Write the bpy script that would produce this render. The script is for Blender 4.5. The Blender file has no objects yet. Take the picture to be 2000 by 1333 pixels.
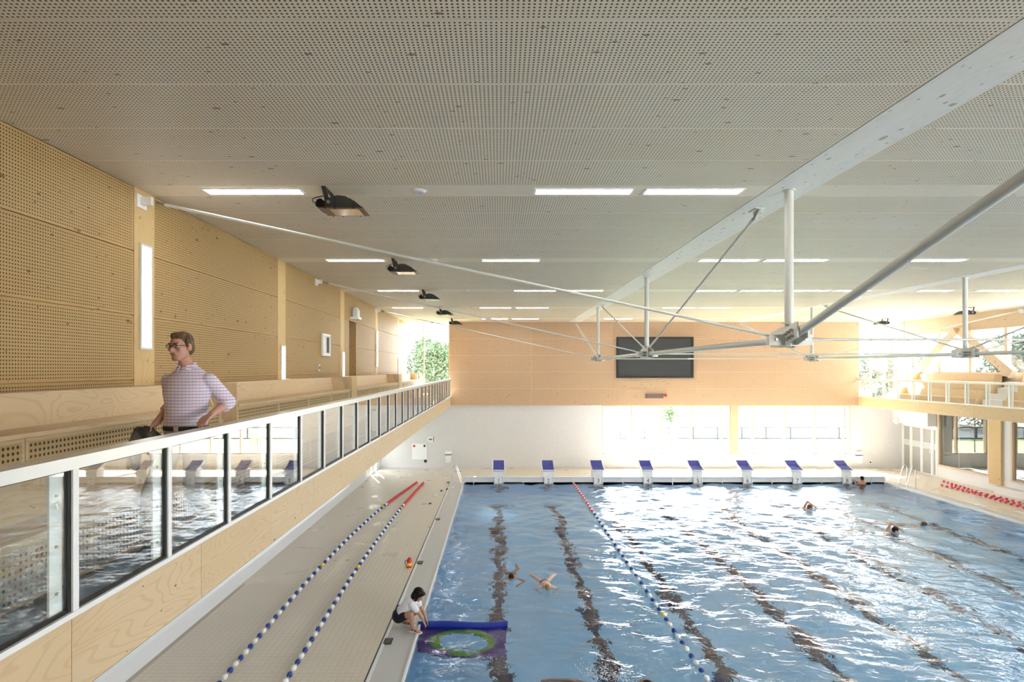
import bpy, bmesh, math, random
import numpy as np
from mathutils import Vector, Matrix
rnd = random.Random(7)
SC = bpy.context.scene
COL = SC.collection

# ------------------------------------------------------------------ camera, world, sun, exposure
EYE = 4.67
cam_d = bpy.data.cameras.new('camera'); cam = bpy.data.objects.new('camera', cam_d); COL.objects.link(cam)
cam.location = (0, 0, EYE); cam.rotation_euler = (math.pi/2, 0, 0)
cam_d.sensor_width = 36; cam_d.lens = 1180*36/2000
cam_d.shift_x = 0.013; cam_d.shift_y = 0.02725; cam_d.clip_end = 1000; cam_d.clip_start = .05
SC.camera = cam
SC.view_settings.view_transform = 'Standard'; SC.view_settings.look = 'None'
SC.view_settings.gamma = 1; SC.view_settings.use_curve_mapping = False
SC.view_settings.exposure = 1.16
W = bpy.data.worlds.new('sky'); SC.world = W; W.use_nodes = True
wn = W.node_tree; wn.nodes.clear()
w_out = wn.nodes.new('ShaderNodeOutputWorld'); w_bg = wn.nodes.new('ShaderNodeBackground')
w_tc = wn.nodes.new('ShaderNodeTexCoord'); w_sep = wn.nodes.new('ShaderNodeSeparateXYZ'); w_rmp = wn.nodes.new('ShaderNodeValToRGB')
wn.links.new(w_tc.outputs['Generated'], w_sep.inputs[0]); wn.links.new(w_sep.outputs['Z'], w_rmp.inputs[0])
w_rmp.color_ramp.elements[0].position = 0.0; w_rmp.color_ramp.elements[0].color = (1.0, .975, .985, 1)
w_rmp.color_ramp.elements[1].position = 0.7; w_rmp.color_ramp.elements[1].color = (.74, .84, 1.0, 1)
wn.links.new(w_rmp.outputs[0], w_bg.inputs['Color']); w_bg.inputs['Strength'].default_value = 7.0
wn.links.new(w_bg.outputs[0], w_out.inputs['Surface'])
sun_d = bpy.data.lights.new('sun', 'SUN'); sun = bpy.data.objects.new('sun', sun_d); COL.objects.link(sun)
sun_d.energy = 34; sun_d.angle = math.radians(.6); sun_d.color = (1, .94, .89)
sun.rotation_euler = Vector((.40, -1, -1.05)).to_track_quat('-Z', 'Y').to_euler(); sun.location = (0, 60, 40)

def portal(name, loc, aim, sx, sy):
    d = bpy.data.lights.new(name, 'AREA'); d.shape = 'RECTANGLE'; d.size = sx; d.size_y = sy
    d.cycles.is_portal = True
    o = bpy.data.objects.new(name, d); COL.objects.link(o); o.location = loc
    o.rotation_euler = Vector(aim).to_track_quat('-Z', 'Y').to_euler()
SC.cycles.max_bounces = 10; SC.cycles.diffuse_bounces = 5; SC.cycles.glossy_bounces = 4
SC.cycles.transmission_bounces = 6; SC.cycles.transparent_max_bounces = 20
SC.cycles.sample_clamp_indirect = 10.0
SC.cycles.use_denoising = True; SC.cycles.adaptive_threshold = .015

# ------------------------------------------------------------------ measures of the hall (metres; eye above x=0, y=0)
F = 1180.0
XL, XR = -4.395, 18.98          # upper walls
XLL = -5.57                     # lower left wall
RL, RR = -2.255, 16.86          # balustrade planes
YF, YN = 28.46, -6.0            # far and near walls
ZC = 6.87                       # ceiling
ZW = 2.96                       # foot of the timber cladding
GF = 3.13                       # gallery floor
PX0, PX1, PY1, PY0 = -1.435, 15.91, 24.93, -.07
ZWAT = -.05
B1, B2 = (3.29, 3.84), (10.96, 11.51)
BAY = 4.741
STRIPS = [2.72 + BAY*k for k in range(-1, 6)]
def fw(px, py=721):             # a point of the far wall
    return ((px-974)*YF/F, EYE-(py-721)*YF/F)

# ------------------------------------------------------------------ material helpers
class NT:
    def __init__(s, name):
        s.m = bpy.data.materials.new(name); s.m.use_nodes = True; s.t = s.m.node_tree; s.t.nodes.clear()
        s.out = s.t.nodes.new('ShaderNodeOutputMaterial')
    def n(s, typ, ins=None, **at):
        nd = s.t.nodes.new(typ)
        for k, v in at.items(): setattr(nd, k, v)
        for k, v in (ins or {}).items(): s.set(nd.inputs[k], v)
        return nd
    def set(s, sock, v):
        if isinstance(v, bpy.types.NodeSocket): s.t.links.new(v, sock)
        elif isinstance(v, bpy.types.Node): s.t.links.new(v.outputs[0], sock)
        else:
            if isinstance(v, tuple) and len(v) == 3 and sock.type == 'RGBA': v = (*v, 1)
            sock.default_value = v
    def math(s, op, a, b=0.0, c=None, clamp=False):
        nd = s.n('ShaderNodeMath', operation=op, use_clamp=clamp)
        s.set(nd.inputs[0], a); s.set(nd.inputs[1], b)
        if c is not None: s.set(nd.inputs[2], c)
        return nd.outputs[0]
    def vec(s, op, a, b):
        nd = s.n('ShaderNodeVectorMath', operation=op); s.set(nd.inputs[0], a); s.set(nd.inputs[1], b); return nd.outputs[0]
    def scale(s, a, f):
        nd = s.n('ShaderNodeVectorMath', operation='SCALE'); s.set(nd.inputs[0], a); s.set(nd.inputs['Scale'], f); return nd.outputs[0]
    def mix(s, f, a, b, typ='MIX'):
        nd = s.n('ShaderNodeMixRGB', blend_type=typ); s.set(nd.inputs[0], f); s.set(nd.inputs[1], a); s.set(nd.inputs[2], b); return nd.outputs[0]
    def noise(s, v, scale=1, detail=2, dist=0.0, rough=.5):
        nd = s.n('ShaderNodeTexNoise', {'Vector': v, 'Scale': scale, 'Detail': detail, 'Distortion': dist, 'Roughness': rough}); return nd.outputs[0]
    def smooth(s, v, a, b, lo=0.0, hi=1.0):
        nd = s.n('ShaderNodeMapRange', interpolation_type='SMOOTHSTEP')
        s.set(nd.inputs[0], v); s.set(nd.inputs[1], a); s.set(nd.inputs[2], b); s.set(nd.inputs[3], lo); s.set(nd.inputs[4], hi); return nd.outputs[0]
    def pbr(s, col, rough=.5, metal=0.0, spec=.5, normal=None, **kw):
        nd = s.n('ShaderNodeBsdfPrincipled', {'Base Color': col, 'Roughness': rough, 'Metallic': metal, 'Specular IOR Level': spec})
        if normal is not None: s.set(nd.inputs['Normal'], normal)
        for k, v in kw.items(): s.set(nd.inputs[k], v)
        s.t.links.new(nd.outputs[0], s.out.inputs[0]); return nd
    def bump(s, h, strength=.3, dist=.01):
        return s.n('ShaderNodeBump', {'Height': h, 'Strength': strength, 'Distance': dist}).outputs[0]
    def objco(s):
        co = s.n('ShaderNodeTexCoord').outputs['Object']; r = s.n('ShaderNodeObjectInfo').outputs['Random']
        off = s.n('ShaderNodeCombineXYZ', {0: s.math('MULTIPLY', r, 37.0), 1: s.math('MULTIPLY', r, 91.0), 2: s.math('MULTIPLY', r, 53.0)})
        return s.vec('ADD', co, off.outputs[0]), r

def plain(name, col, rough=.5, metal=0.0, spec=.5, var=.06, vs=6.0):
    t = NT(name); co = t.n('ShaderNodeTexCoord').outputs['Object']
    f = t.noise(co, vs, 3)
    c = t.mix(t.math('MULTIPLY', f, 1.0), tuple(x*(1-var) for x in col), tuple(min(1, x*(1+var)) for x in col))
    t.pbr(c, rough, metal, spec); return t.m

def emit(name, col, st):
    t = NT(name); co = t.n('ShaderNodeTexCoord').outputs['Object']
    c = t.mix(t.noise(co, 3, 1), col, tuple(x*.97 for x in col))
    e = t.n('ShaderNodeEmission', {'Color': c, 'Strength': st}); t.t.links.new(e.outputs[0], t.out.inputs[0]); return t.m

def wood(name, col, axis='X', fig=.16, knots=1.0, holes=0.0, rough=.55, tone=.1, knotcol=(.13, .07, .03), figs=1.0, hr=.26, ks=.8, holecol=(.06, .036, .014)):
    t = NT(name); p, r = t.objco()
    ax = 'XYZ'.index(axis)
    def an(a, c):
        v = [c, c, c]; v[ax] = a; return t.vec('MULTIPLY', p, tuple(v))
    n1 = t.noise(an(.42*figs, 2.3*figs), 1, 2, .7)
    lines = t.math('SINE', t.math('MULTIPLY', n1, 190.0))
    lines = t.smooth(lines, .45, 1.0)
    grain = t.noise(an(2.5, 110), 1, 2)
    big = t.noise(an(.35, 1.3), 1, 2)
    blot = t.noise(an(.9, 3.0), 1, 3, .4)
    f = t.math('ADD', t.math('MULTIPLY', lines, fig), t.math('MULTIPLY', grain, .16))
    dark = tuple(a*b for a, b in zip(col, (.62, .5, .36)))
    c = t.mix(f, col, dark)
    c = t.mix(t.math('MULTIPLY', t.smooth(big, .35, .7), tone*2.2), c, tuple(a*b for a, b in zip(col, (.86, .74, .56))))
    c = t.mix(t.math('MULTIPLY', t.smooth(blot, .6, .78), tone*1.6), c, tuple(a*b for a, b in zip(col, (.75, .55, .36))))
    c = t.mix(t.math('MULTIPLY', t.math('SUBTRACT', r, .5), tone*2, clamp=True), c, tuple(a*.8 for a in col))
    if knots > 0:
        for sc, lim, gate in ((1.5, .15, .15), (2.7, .17, .3)):
            v = t.n('ShaderNodeTexVoronoi', {'Vector': an(2.1*sc, 4.4*sc), 'Scale': 1.0, 'Randomness': 1.0})
            g = t.n('ShaderNodeSeparateColor', {0: v.outputs['Color']})
            on = t.math('GREATER_THAN', g.outputs[0], gate)
            sz = t.math('MULTIPLY', g.outputs[1], lim*ks)
            k = t.smooth(t.math('SUBTRACT', v.outputs['Distance'], sz), -.010, .016, 1.0, 0.0)
            c = t.mix(t.math('MULTIPLY', t.math('MULTIPLY', k, on), .85*knots), c, knotcol)
    if holes:
        uv = t.n('ShaderNodeUVMap').outputs[0]
        fr = t.vec('FRACTION', t.scale(uv, 1/holes), (0, 0, 0))
        d = t.n('ShaderNodeVectorMath', operation='LENGTH'); t.set(d.inputs[0], t.vec('SUBTRACT', fr, (.5, .5, 0)))
        msk = t.math('LESS_THAN', d.outputs['Value'], hr)
        c = t.mix(msk, c, holecol)
    t.pbr(c, rough, 0, .35); return t.m

M = {}
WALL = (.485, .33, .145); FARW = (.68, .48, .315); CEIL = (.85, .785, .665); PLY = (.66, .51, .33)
HP = .0332
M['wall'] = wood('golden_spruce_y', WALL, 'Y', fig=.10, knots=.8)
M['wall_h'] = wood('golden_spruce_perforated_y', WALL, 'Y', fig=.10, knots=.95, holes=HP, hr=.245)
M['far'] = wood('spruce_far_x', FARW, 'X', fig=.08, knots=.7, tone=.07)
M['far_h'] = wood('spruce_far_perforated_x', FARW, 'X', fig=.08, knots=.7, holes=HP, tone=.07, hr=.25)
M['ceil'] = wood('glazed_ceiling_x', CEIL, 'X', fig=.07, knots=.6, tone=.08)
M['ceil_h'] = wood('glazed_ceiling_perforated_x', CEIL, 'X', fig=.07, knots=.8, holes=HP, tone=.1, hr=.24, holecol=(.075, .05, .02))
M['beam'] = wood('whitewashed_beam_y', (.88, .88, .86), 'Y', fig=.14, knots=.9, ks=1.25, tone=.07, knotcol=(.36, .33, .28))
M['ply'] = wood('plywood_y', PLY, 'Y', fig=.26, ks=.5, knots=1.0, knotcol=(.09, .045, .02), tone=.1)
M['ply_z'] = wood('plywood_z', PLY, 'Z', fig=.2, ks=.5, knots=1.0, tone=.1)
M['ply_h'] = wood('plywood_perforated_y', (.52, .38, .20), 'Y', fig=.08, knots=.4, holes=.045, hr=.27)
M['glulam'] = wood('glulam_y', (.70, .555, .42), 'Y', fig=.10, knots=.9, tone=.08)
M['glulam_z'] = wood('glulam_z', (.70, .555, .42), 'Z', fig=.10, knots=.9, tone=.08)
M['post_z'] = wood('timber_column_z', (.64, .47, .24), 'Z', fig=.18, knots=.9, tone=.06)
M['white'] = plain('white_plaster', (.74, .73, .73), .6, var=.02)
M['plinth'] = plain('pale_grey_plaster', (.66, .68, .72), .6, var=.02)
M['steel'] = plain('pale_painted_steel', (.66, .67, .62), .4, 0, .5, .04)
M['alu'] = plain('light_aluminium', (.72, .73, .73), .35, .35, .5, .03)
M['whitem'] = plain('white_enamel', (.82, .83, .84), .35, 0, .5, .02)
M['chrome'] = plain('polished_steel', (.75, .76, .78), .15, 1.0, .5, .03)
M['bolt'] = plain('zinc_bolt', (.42, .40, .34), .35, .9, .5, .08)
M['black'] = plain('black_rubber_and_shade', (.012, .012, .013), .5, 0, .4, .1)  # also colours the recess shade beside the left balustrade panes
M['dark'] = plain('dark_grey_casting', (.045, .048, .047), .5, .2, .5, .1)
M['greyfloor'] = plain('dark_grey_flooring', (.10, .105, .11), .45, 0, .4, .1)
M['screen'] = plain('black_scoreboard_face', (.022, .025, .024), .4, 0, .4, .1, 40)
M['blue'] = plain('blue_mat', (.05, .065, .33), .6, 0, .4, .12, 20)
M['tarp'] = plain('blue_tarpaulin', (.008, .03, .30), .4, 0, .5, .12, 10)
M['bluep'] = plain('blue_plastic', (.015, .05, .28), .35)
M['redp'] = plain('red_plastic', (.62, .02, .03), .35)
M['pinkp'] = plain('crimson_plastic', (.72, .03, .09), .35)
M['whitep'] = plain('white_plastic', (.85, .86, .86), .35, var=.02)
M['yellowp'] = plain('yellow_plastic', (.85, .62, .05), .4)
M['cable'] = plain('pale_cord', (.6, .6, .56), .6)
M['brown'] = plain('brown_enamel', (.16, .10, .085), .5)
M['lamp'] = emit('lamp_diffuser', (1.0, .97, .92), 12.0)
M['walllamp'] = emit('wall_lamp_diffuser', (1.0, .99, .97), 5.0)
M['floodglass'] = plain('floodlight_reflector', (.75, .74, .72), .12, .9)
M['floodrim'] = plain('bronze_rim', (.16, .10, .06), .35, .5)
M['poolwall'] = plain('pool_blue_tile', (.40, .68, .98), .5, 0, .4, .05, 3)
M['line'] = plain('navy_lane_tile', (.02, .022, .07), .5)

def tiles(name, col, joint, pitch, rough, jw=.06, bump=.25, wet=False, axes=(0, 1)):
    t = NT(name); co = t.n('ShaderNodeNewGeometry').outputs['Position']
    sp = t.n('ShaderNodeSeparateXYZ', {0: co})
    ms = []
    for a in axes:
        fr = t.math('FRACT', t.math('DIVIDE', sp.outputs[a], pitch))
        e = t.math('MINIMUM', fr, t.math('SUBTRACT', 1.0, fr)); ms.append(t.math('LESS_THAN', e, jw/2))
    j = t.math('MAXIMUM', ms[0], ms[1])
    cell = t.n('ShaderNodeVectorMath', operation='FLOOR'); t.set(cell.inputs[0], t.scale(co, 1/pitch))
    wn_ = t.n('ShaderNodeTexWhiteNoise', {0: cell.outputs[0]})
    c = t.mix(t.math('MULTIPLY', wn_.outputs[0], .5), col, tuple(x*.93 for x in col))
    c = t.mix(j, c, joint)
    r = rough
    if wet:
        nz = t.noise(co, 1.1, 3, .6)
        wetm = t.smooth(nz, .60, .66)
        r = t.math('SUBTRACT', rough, t.math('MULTIPLY', wetm, rough-.14))
        c = t.mix(t.math('MULTIPLY', wetm, .0), c, tuple(x*.6 for x in col))
    nb = t.bump(t.math('SUBTRACT', 1.0, j), bump, .002)
    t.pbr(c, r, 0, .5, nb); return t.m
M['walltile'] = tiles('white_wall_tile', (.70, .695, .70), (.66, .65, .64), .123, .22, .05, .2, axes=(0, 2))
M['decktile'] = tiles('cream_deck_tile', (.76, .69, .58), (.50, .45, .36), .105, .38, .07, .2, wet=True)
M['grout'] = plain('deck_grout', (.54, .485, .40), .8)
M['grate'] = tiles('white_gutter_grating', (.72, .72, .70), (.45, .45, .44), .024, .4, .3, .4)

def glass(name, tint=(.96, .98, .97), f0=.06, gain=1.0):
    t = NT(name); lw = t.n('ShaderNodeLayerWeight', {'Blend': .5}); c5 = t.math('POWER', lw.outputs['Facing'], 3.6)
    f = t.math('MULTIPLY', t.math('ADD', f0, t.math('MULTIPLY', c5, 1-f0)), gain, clamp=True)
    tr = t.n('ShaderNodeBsdfTransparent', {'Color': tint}); gl = t.n('ShaderNodeBsdfGlossy', {'Color': (1, 1, 1), 'Roughness': 0.0})
    mx = t.n('ShaderNodeMixShader', {0: f, 1: tr, 2: gl}); t.t.links.new(mx.outputs[0], t.out.inputs[0]); return t.m
M['glass'] = glass('clear_glass')
M['glass_dim'] = plain('grey_film_glass', (.40, .40, .39), .12, 0, .6, .03)
def water():
    t = NT('pool_water'); co = t.n('ShaderNodeNewGeometry').outputs['Position']
    h = t.math('ADD', t.noise(t.vec('MULTIPLY', co, (3.0, 4.2, 1)), 1, 3, .8), t.math('MULTIPLY', t.noise(co, 11, 2, .5), .18))
    nb = t.bump(h, .48, .05)
    fr = t.n('ShaderNodeFresnel', {'IOR': 1.33, 'Normal': nb})
    rf = t.n('ShaderNodeBsdfRefraction', {'Color': (.90, .97, 1.0), 'Roughness': 0.0, 'IOR': 1.33, 'Normal': nb})
    gl = t.n('ShaderNodeBsdfGlossy', {'Color': (1, 1, 1), 'Roughness': 0.02, 'Normal': nb})
    mx = t.n('ShaderNodeMixShader', {0: fr.outputs[0], 1: rf, 2: gl}); t.t.links.new(mx.outputs[0], t.out.inputs[0]); return t.m
M['water'] = water()
def two(name, a, b, sc, rough=.8):
    t = NT(name); co = t.n('ShaderNodeTexCoord').outputs['Object']
    t.pbr(t.mix(t.smooth(t.noise(co, sc, 4), .35, .65), a, b), rough, 0, .2); return t.m
M['lawn'] = two('mown_lawn', (.21, .245, .12), (.25, .28, .15), 2.0)
M['soil'] = two('pale_soil', (.34, .32, .28), (.46, .44, .40), .8)
M['bounce_ground'] = two('pale_bounce_ground', (.66, .64, .61), (.74, .72, .69), .7)  # made-up pale ground that throws daylight up to the ceiling
M['leaf'] = two('tree_leaves', (.085, .125, .065), (.13, .17, .10), 1.0)
M['leaf2'] = two('dark_tree_leaves', (.06, .085, .07), (.09, .12, .095), 1.0)
M['bark'] = two('bark', (.10, .08, .06), (.17, .14, .11), 8)
M['stake'] = two('round_wood_stake', (.42, .30, .16), (.52, .38, .22), 6)
M['canal'] = plain('canal_surface', (.10, .15, .15), .08)
M['brick'] = plain('distant_brick', (.30, .24, .22), .8)
M['pane_far'] = plain('dark_pane', (.10, .12, .15), .2)
M['tarmac'] = plain('dark_fence_metal', (.03, .035, .04), .6)
SKIN = (.58, .32, .25)
def skin(name, col):
    t = NT(name); co = t.n('ShaderNodeTexCoord').outputs['Object']
    c = t.mix(t.noise(co, 5, 2), col, tuple(a*b for a, b in zip(col, (.97, .92, .9))))
    t.pbr(c, .5, 0, .4); return t.m
M['skin'] = skin('fair_skin', SKIN); M['skin2'] = skin('tanned_skin', (.48, .27, .18)); M['skin3'] = skin('pale_skin', (.66, .47, .38))
M['hair_brown'] = two('brown_hair', (.10, .06, .03), (.20, .13, .07), 30, .6)
M['hair_black'] = two('black_hair', (.006, .005, .005), (.015, .012, .011), 30, .5)
M['hair_blond'] = two('sandy_hair', (.30, .19, .09), (.40, .27, .14), 30, .6)
M['trouser'] = plain('beige_cotton', (.56, .50, .44), .85, var=.05)
M['leather'] = plain('black_leather', (.02, .018, .018), .4)
M['shorts'] = plain('black_shorts', (.01, .01, .014), .8)
M['tee'] = plain('white_cotton', (.78, .78, .82), .85, var=.03)
M['navy'] = plain('navy_cloth', (.01, .015, .07), .8)
M['swim'] = plain('maroon_swimwear', (.22, .02, .05), .7)
M['jacket'] = two('grey_woollen_cloth', (.05, .045, .04), (.17, .15, .135), 14, .9)
M['eye'] = plain('eye_white', (.7, .68, .66), .2); M['iris'] = plain('dark_iris', (.03, .025, .02), .2)
M['lip'] = plain('lip', (.42, .18, .16), .5)
M['foam'] = plain('white_foam', (.85, .88, .92), .5)
def plaid():
    t = NT('checked_shirt'); co = t.n('ShaderNodeTexCoord').outputs['Object']; sp = t.n('ShaderNodeSeparateXYZ', {0: co})
    def ln(v, pitch, w):
        fr = t.math('FRACT', t.math('DIVIDE', v, pitch)); return t.smooth(t.math('ABSOLUTE', t.math('SUBTRACT', fr, .5)), w, w+.12, 1.0, 0.0)
    a = ln(sp.outputs[2], .026, .10); u = t.math('ADD', sp.outputs[0], t.math('MULTIPLY', sp.outputs[1], .6)); b = ln(u, .030, .07)
    c = t.mix(t.math('MULTIPLY', a, .60), (.80, .75, .86), (.36, .22, .46))
    c = t.mix(t.math('MULTIPLY', b, .22), c, (.34, .20, .42))
    t.pbr(c, .85, 0, .2); return t.m
M['plaid'] = plaid()
def sail():
    t = NT('purple_green_sail'); uv = t.n('ShaderNodeUVMap').outputs[0]
    sp = t.n('ShaderNodeSeparateXYZ', {0: uv})
    d = t.n('ShaderNodeVectorMath', operation='LENGTH'); t.set(d.inputs[0], t.vec('MULTIPLY', t.vec('SUBTRACT', uv, (.5, .5, 0)), (2.4, 2.2, 0)))
    c = t.mix(t.smooth(t.noise(uv, 6, 3), .4, .6), (.09, .05, .28), (.16, .07, .36))
    c = t.mix(t.smooth(d.outputs['Value'], 1.0, .8), c, (.25, .5, .08))
    t.pbr(c, .6, 0, .3); return t.m
M['sail'] = sail()
M['decktile_p'] = two('cream_tile_piece', (.72, .65, .545), (.77, .70, .59), .35, .36)

# ------------------------------------------------------------------ geometry helpers
class MB:
    def __init__(s): s.v = []; s.f = []; s.mi = []; s.uv = {}; s.smooth = set()
    def add(s, vs, fs, mi=0, smooth=False, uvs=None):
        b = len(s.v); s.v += [tuple(v) for v in vs]
        for i, f in enumerate(fs):
            k = len(s.f); s.f.append([b+q for q in f]); s.mi.append(mi)
            if smooth: s.smooth.add(k)
            if uvs is not None: s.uv[k] = uvs[i]
        return s
    def box(s, x0, x1, y0, y1, z0, z1, mi=0):
        x0, x1 = min(x0, x1), max(x0, x1); y0, y1 = min(y0, y1), max(y0, y1); z0, z1 = min(z0, z1), max(z0, z1)
        v = [(x, y, z) for x in (x0, x1) for y in (y0, y1) for z in (z0, z1)]
        return s.add(v, [(0, 1, 3, 2), (4, 6, 7, 5), (0, 4, 5, 1), (2, 3, 7, 6), (0, 2, 6, 4), (1, 5, 7, 3)], mi)
    def prism(s, pts, a, b, axis='y', mi=0):
        """polygon pts (2D) extruded between a and b along an axis; 2D = the other two axes in order"""
        def P(p, t): return {'x': (t, p[0], p[1]), 'y': (p[0], t, p[1]), 'z': (p[0], p[1], t)}[axis]
        n = len(pts); v = [P(p, a) for p in pts] + [P(p, b) for p in pts]
        return s.add(v, [list(range(n))[::-1], list(range(n, 2*n))] + [[i, (i+1) % n, n+(i+1) % n, n+i] for i in range(n)], mi)
    def tube(s, path, r, n=10, mi=0, cap=True):
        path = [Vector(p) for p in path]; rs = r if isinstance(r, (list, tuple)) else [r]*len(path)
        rings = []; up = None
        for i, p in enumerate(path):
            d = (path[min(i+1, len(path)-1)] - path[max(i-1, 0)]).normalized()
            if up is None: up = Vector((0, 0, 1)) if abs(d.z) < .9 else Vector((1, 0, 0))
            u = d.cross(up).normalized(); w = u.cross(d).normalized(); up = w
            rings.append([p + (u*math.cos(2*math.pi*k/n) + w*math.sin(2*math.pi*k/n))*rs[i] for k in range(n)])
        v = [q for R in rings for q in R]; f = []
        for i in range(len(path)-1):
            for k in range(n):
                a, b = i*n+k, i*n+(k+1) % n; f.append((a, b, b+n, a+n))
        s.add(v, f, mi, True)
        if cap: s.add(rings[0], [list(range(n))[::-1]], mi); s.add(rings[-1], [list(range(n))], mi)
        return s
    def ell(s, c, r, mi=0, seg=12, rings=8, rot=None):
        c = Vector(c); r = r if isinstance(r, (tuple, list)) else (r, r, r); v = []
        for i in range(rings+1):
            th = math.pi*i/rings
            for k in range(seg):
                ph = 2*math.pi*k/seg; q = Vector((math.sin(th)*math.cos(ph)*r[0], math.sin(th)*math.sin(ph)*r[1], math.cos(th)*r[2]))
                if rot is not None: q = rot @ q
                v.append(c+q)
        f = [(i*seg+k, i*seg+(k+1) % seg, (i+1)*seg+(k+1) % seg, (i+1)*seg+k) for i in range(rings) for k in range(seg)]
        return s.add(v, [q[::-1] for q in f], mi, True)
    def cap2(s, p0, r0, p1, r1, n=12, mi=0):
        """tapered capsule"""
        p0, p1 = Vector(p0), Vector(p1); d = (p1-p0)
        if d.length < 1e-6: return s.ell(p0, r0, mi)
        d.normalize(); path = []; rs = []
        for a in (-1, -.85, -.5, 0): path.append(p0+d*r0*a); rs.append(max(.001, r0*math.sqrt(max(0, 1-a*a))))
        for a in (0, .5, .85, 1): path.append(p1+d*r1*a); rs.append(max(.001, r1*math.sqrt(max(0, 1-a*a))))
        return s.tube(path, rs, n, mi)
    def loft(s, rings, n=18, mi=0):
        """rings: (centre, rx, ry, u-axis, v-axis)"""
        R = []
        for c, a, b, u, w in rings:
            c, u, w = Vector(c), Vector(u), Vector(w)
            R.append([c+u*math.cos(2*math.pi*k/n)*a+w*math.sin(2*math.pi*k/n)*b for k in range(n)])
        v = [q for r in R for q in r]; f = []
        for i in range(len(R)-1):
            for k in range(n):
                a, b = i*n+k, i*n+(k+1) % n; f.append((a, b, b+n, a+n))
        f += [list(range(n))[::-1], [len(v)-n+k for k in range(n)]]
        return s.add(v, f, mi, True)
    def mesh(s, name, mats, origin=(0, 0, 0), recalc=True):
        me = bpy.data.meshes.new(name); o = Vector(origin)
        me.from_pydata([tuple(Vector(v)-o) for v in s.v], [], s.f)
        for m in mats: me.materials.append(M[m] if isinstance(m, str) else m)
        me.polygons.foreach_set('material_index', s.mi)
        if s.uv:
            l = me.uv_layers.new(name='UVMap')
            for k, uvs in s.uv.items():
                p = me.polygons[k]
                for li, u in zip(p.loop_indices, uvs): l.data[li].uv = u
        if recalc and not s.uv:
            bm = bmesh.new(); bm.from_mesh(me); bmesh.ops.recalc_face_normals(bm, faces=bm.faces); bm.to_mesh(me); bm.free()
        if s.smooth: me.polygons.foreach_set('use_smooth', [k in s.smooth for k in range(len(s.f))])
        me.update(); return me
    def obj(s, name, mats, parent=None, origin=None, local=False):
        if not isinstance(mats, (list, tuple)): mats = [mats]
        if origin is None:
            a = np.array(s.v); origin = ((a[:, 0].min()+a[:, 0].max())/2, (a[:, 1].min()+a[:, 1].max())/2, a[:, 2].min())
        me = s.mesh(name, mats, origin)
        o = bpy.data.objects.new(name, me); COL.objects.link(o)
        par(o, parent, origin, local); return o
WPOS = {}
def par(o, parent, origin, local=False):
    o.location = origin
    if parent is not None:
        o.parent = parent
        if not local: o.location = Vector(origin) - WPOS.get(parent.name, Vector((0, 0, 0)))
    WPOS[o.name] = Vector(origin) if not (parent is not None and local) else Vector(origin)+WPOS.get(parent.name, Vector((0, 0, 0)))
def empty(name, loc, rz=0):
    o = bpy.data.objects.new(name, None); COL.objects.link(o); o.location = loc; o.rotation_euler = (0, 0, rz)
    o.empty_display_size = .1; WPOS[o.name] = Vector(loc); return o
def tag(o, label, cat, group=None):
    o['label'] = label; o['category'] = cat
    if group: o['group'] = group
    return o
def struct(o, label=None):
    o['kind'] = 'structure'
    if label: o['label'] = label
    return o
def stuff(o, label=None):
    o['kind'] = 'stuff'
    if label: o['label'] = label
    return o
def inst(name, me, loc, parent=None):
    o = bpy.data.objects.new(name, me); COL.objects.link(o); par(o, parent, loc); return o
def copy_tree(root, loc, rz=None):
    r = root.copy(); COL.objects.link(r); r.location = loc
    if rz is not None: r.rotation_euler = (0, 0, rz)
    WPOS[r.name] = Vector(loc)
    for ch in root.children:
        c = ch.copy(); COL.objects.link(c); c.parent = r
        for g in ch.children:
            d = g.copy(); COL.objects.link(d); d.parent = c
    return r
_pc = {}
def panel(name, parent, o, u, v, nrm, w, h, th, margin, mats):
    """board with its face's lower corner at o, sides along u and v, facing nrm; mats[0] plain, mats[1] perforated"""
    key = (tuple(u), tuple(v), tuple(nrm), round(w, 3), round(h, 3), th, margin, tuple(mats))
    if key not in _pc:
        u_, v_, n_ = Vector(u), Vector(v), Vector(nrm); mb = MB()
        xs = [0, margin, w-margin, w] if margin and len(mats) > 1 else [0, w]
        ys = [0, margin, h-margin, h] if margin and len(mats) > 1 else [0, h]
        flip = u_.cross(v_).dot(n_) < 0
        for i in range(len(xs)-1):
            for j in range(len(ys)-1):
                q = [(xs[i], ys[j]), (xs[i+1], ys[j]), (xs[i+1], ys[j+1]), (xs[i], ys[j+1])]
                if flip: q = q[::-1]
                inner = len(xs) == 4 and i == 1 and j == 1
                mb.add([u_*a+v_*b for a, b in q], [(0, 1, 2, 3)], 1 if inner else 0, uvs=[[(a-margin, b-margin) for a, b in q]])
        c = [(0, 0), (w, 0), (w, h), (0, h)]
        for i in range(4):
            a, b = c[i], c[(i+1) % 4]; A, B = u_*a[0]+v_*a[1], u_*b[0]+v_*b[1]
            q = [A, A-n_*th, B-n_*th, B]
            if flip: q = q[::-1]
            mb.add(q, [(0, 1, 2, 3)], 0, uvs=[[(0, 0)]*4])
        _pc[key] = mb.mesh(name, mats)
    return inst(name, _pc[key], o, parent)
def text_mesh(s, size, mat, depth=.002):
    cu = bpy.data.curves.new('number', 'FONT'); cu.body = s; cu.size = size; cu.extrude = depth; cu.align_x = 'CENTER'; cu.align_y = 'CENTER'
    t = bpy.data.objects.new('number', cu); COL.objects.link(t)
    dg = bpy.context.evaluated_depsgraph_get(); me = bpy.data.meshes.new_from_object(t.evaluated_get(dg))
    bpy.data.objects.remove(t); bpy.data.curves.remove(cu); me.materials.clear(); me.materials.append(M[mat]); return me
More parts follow.
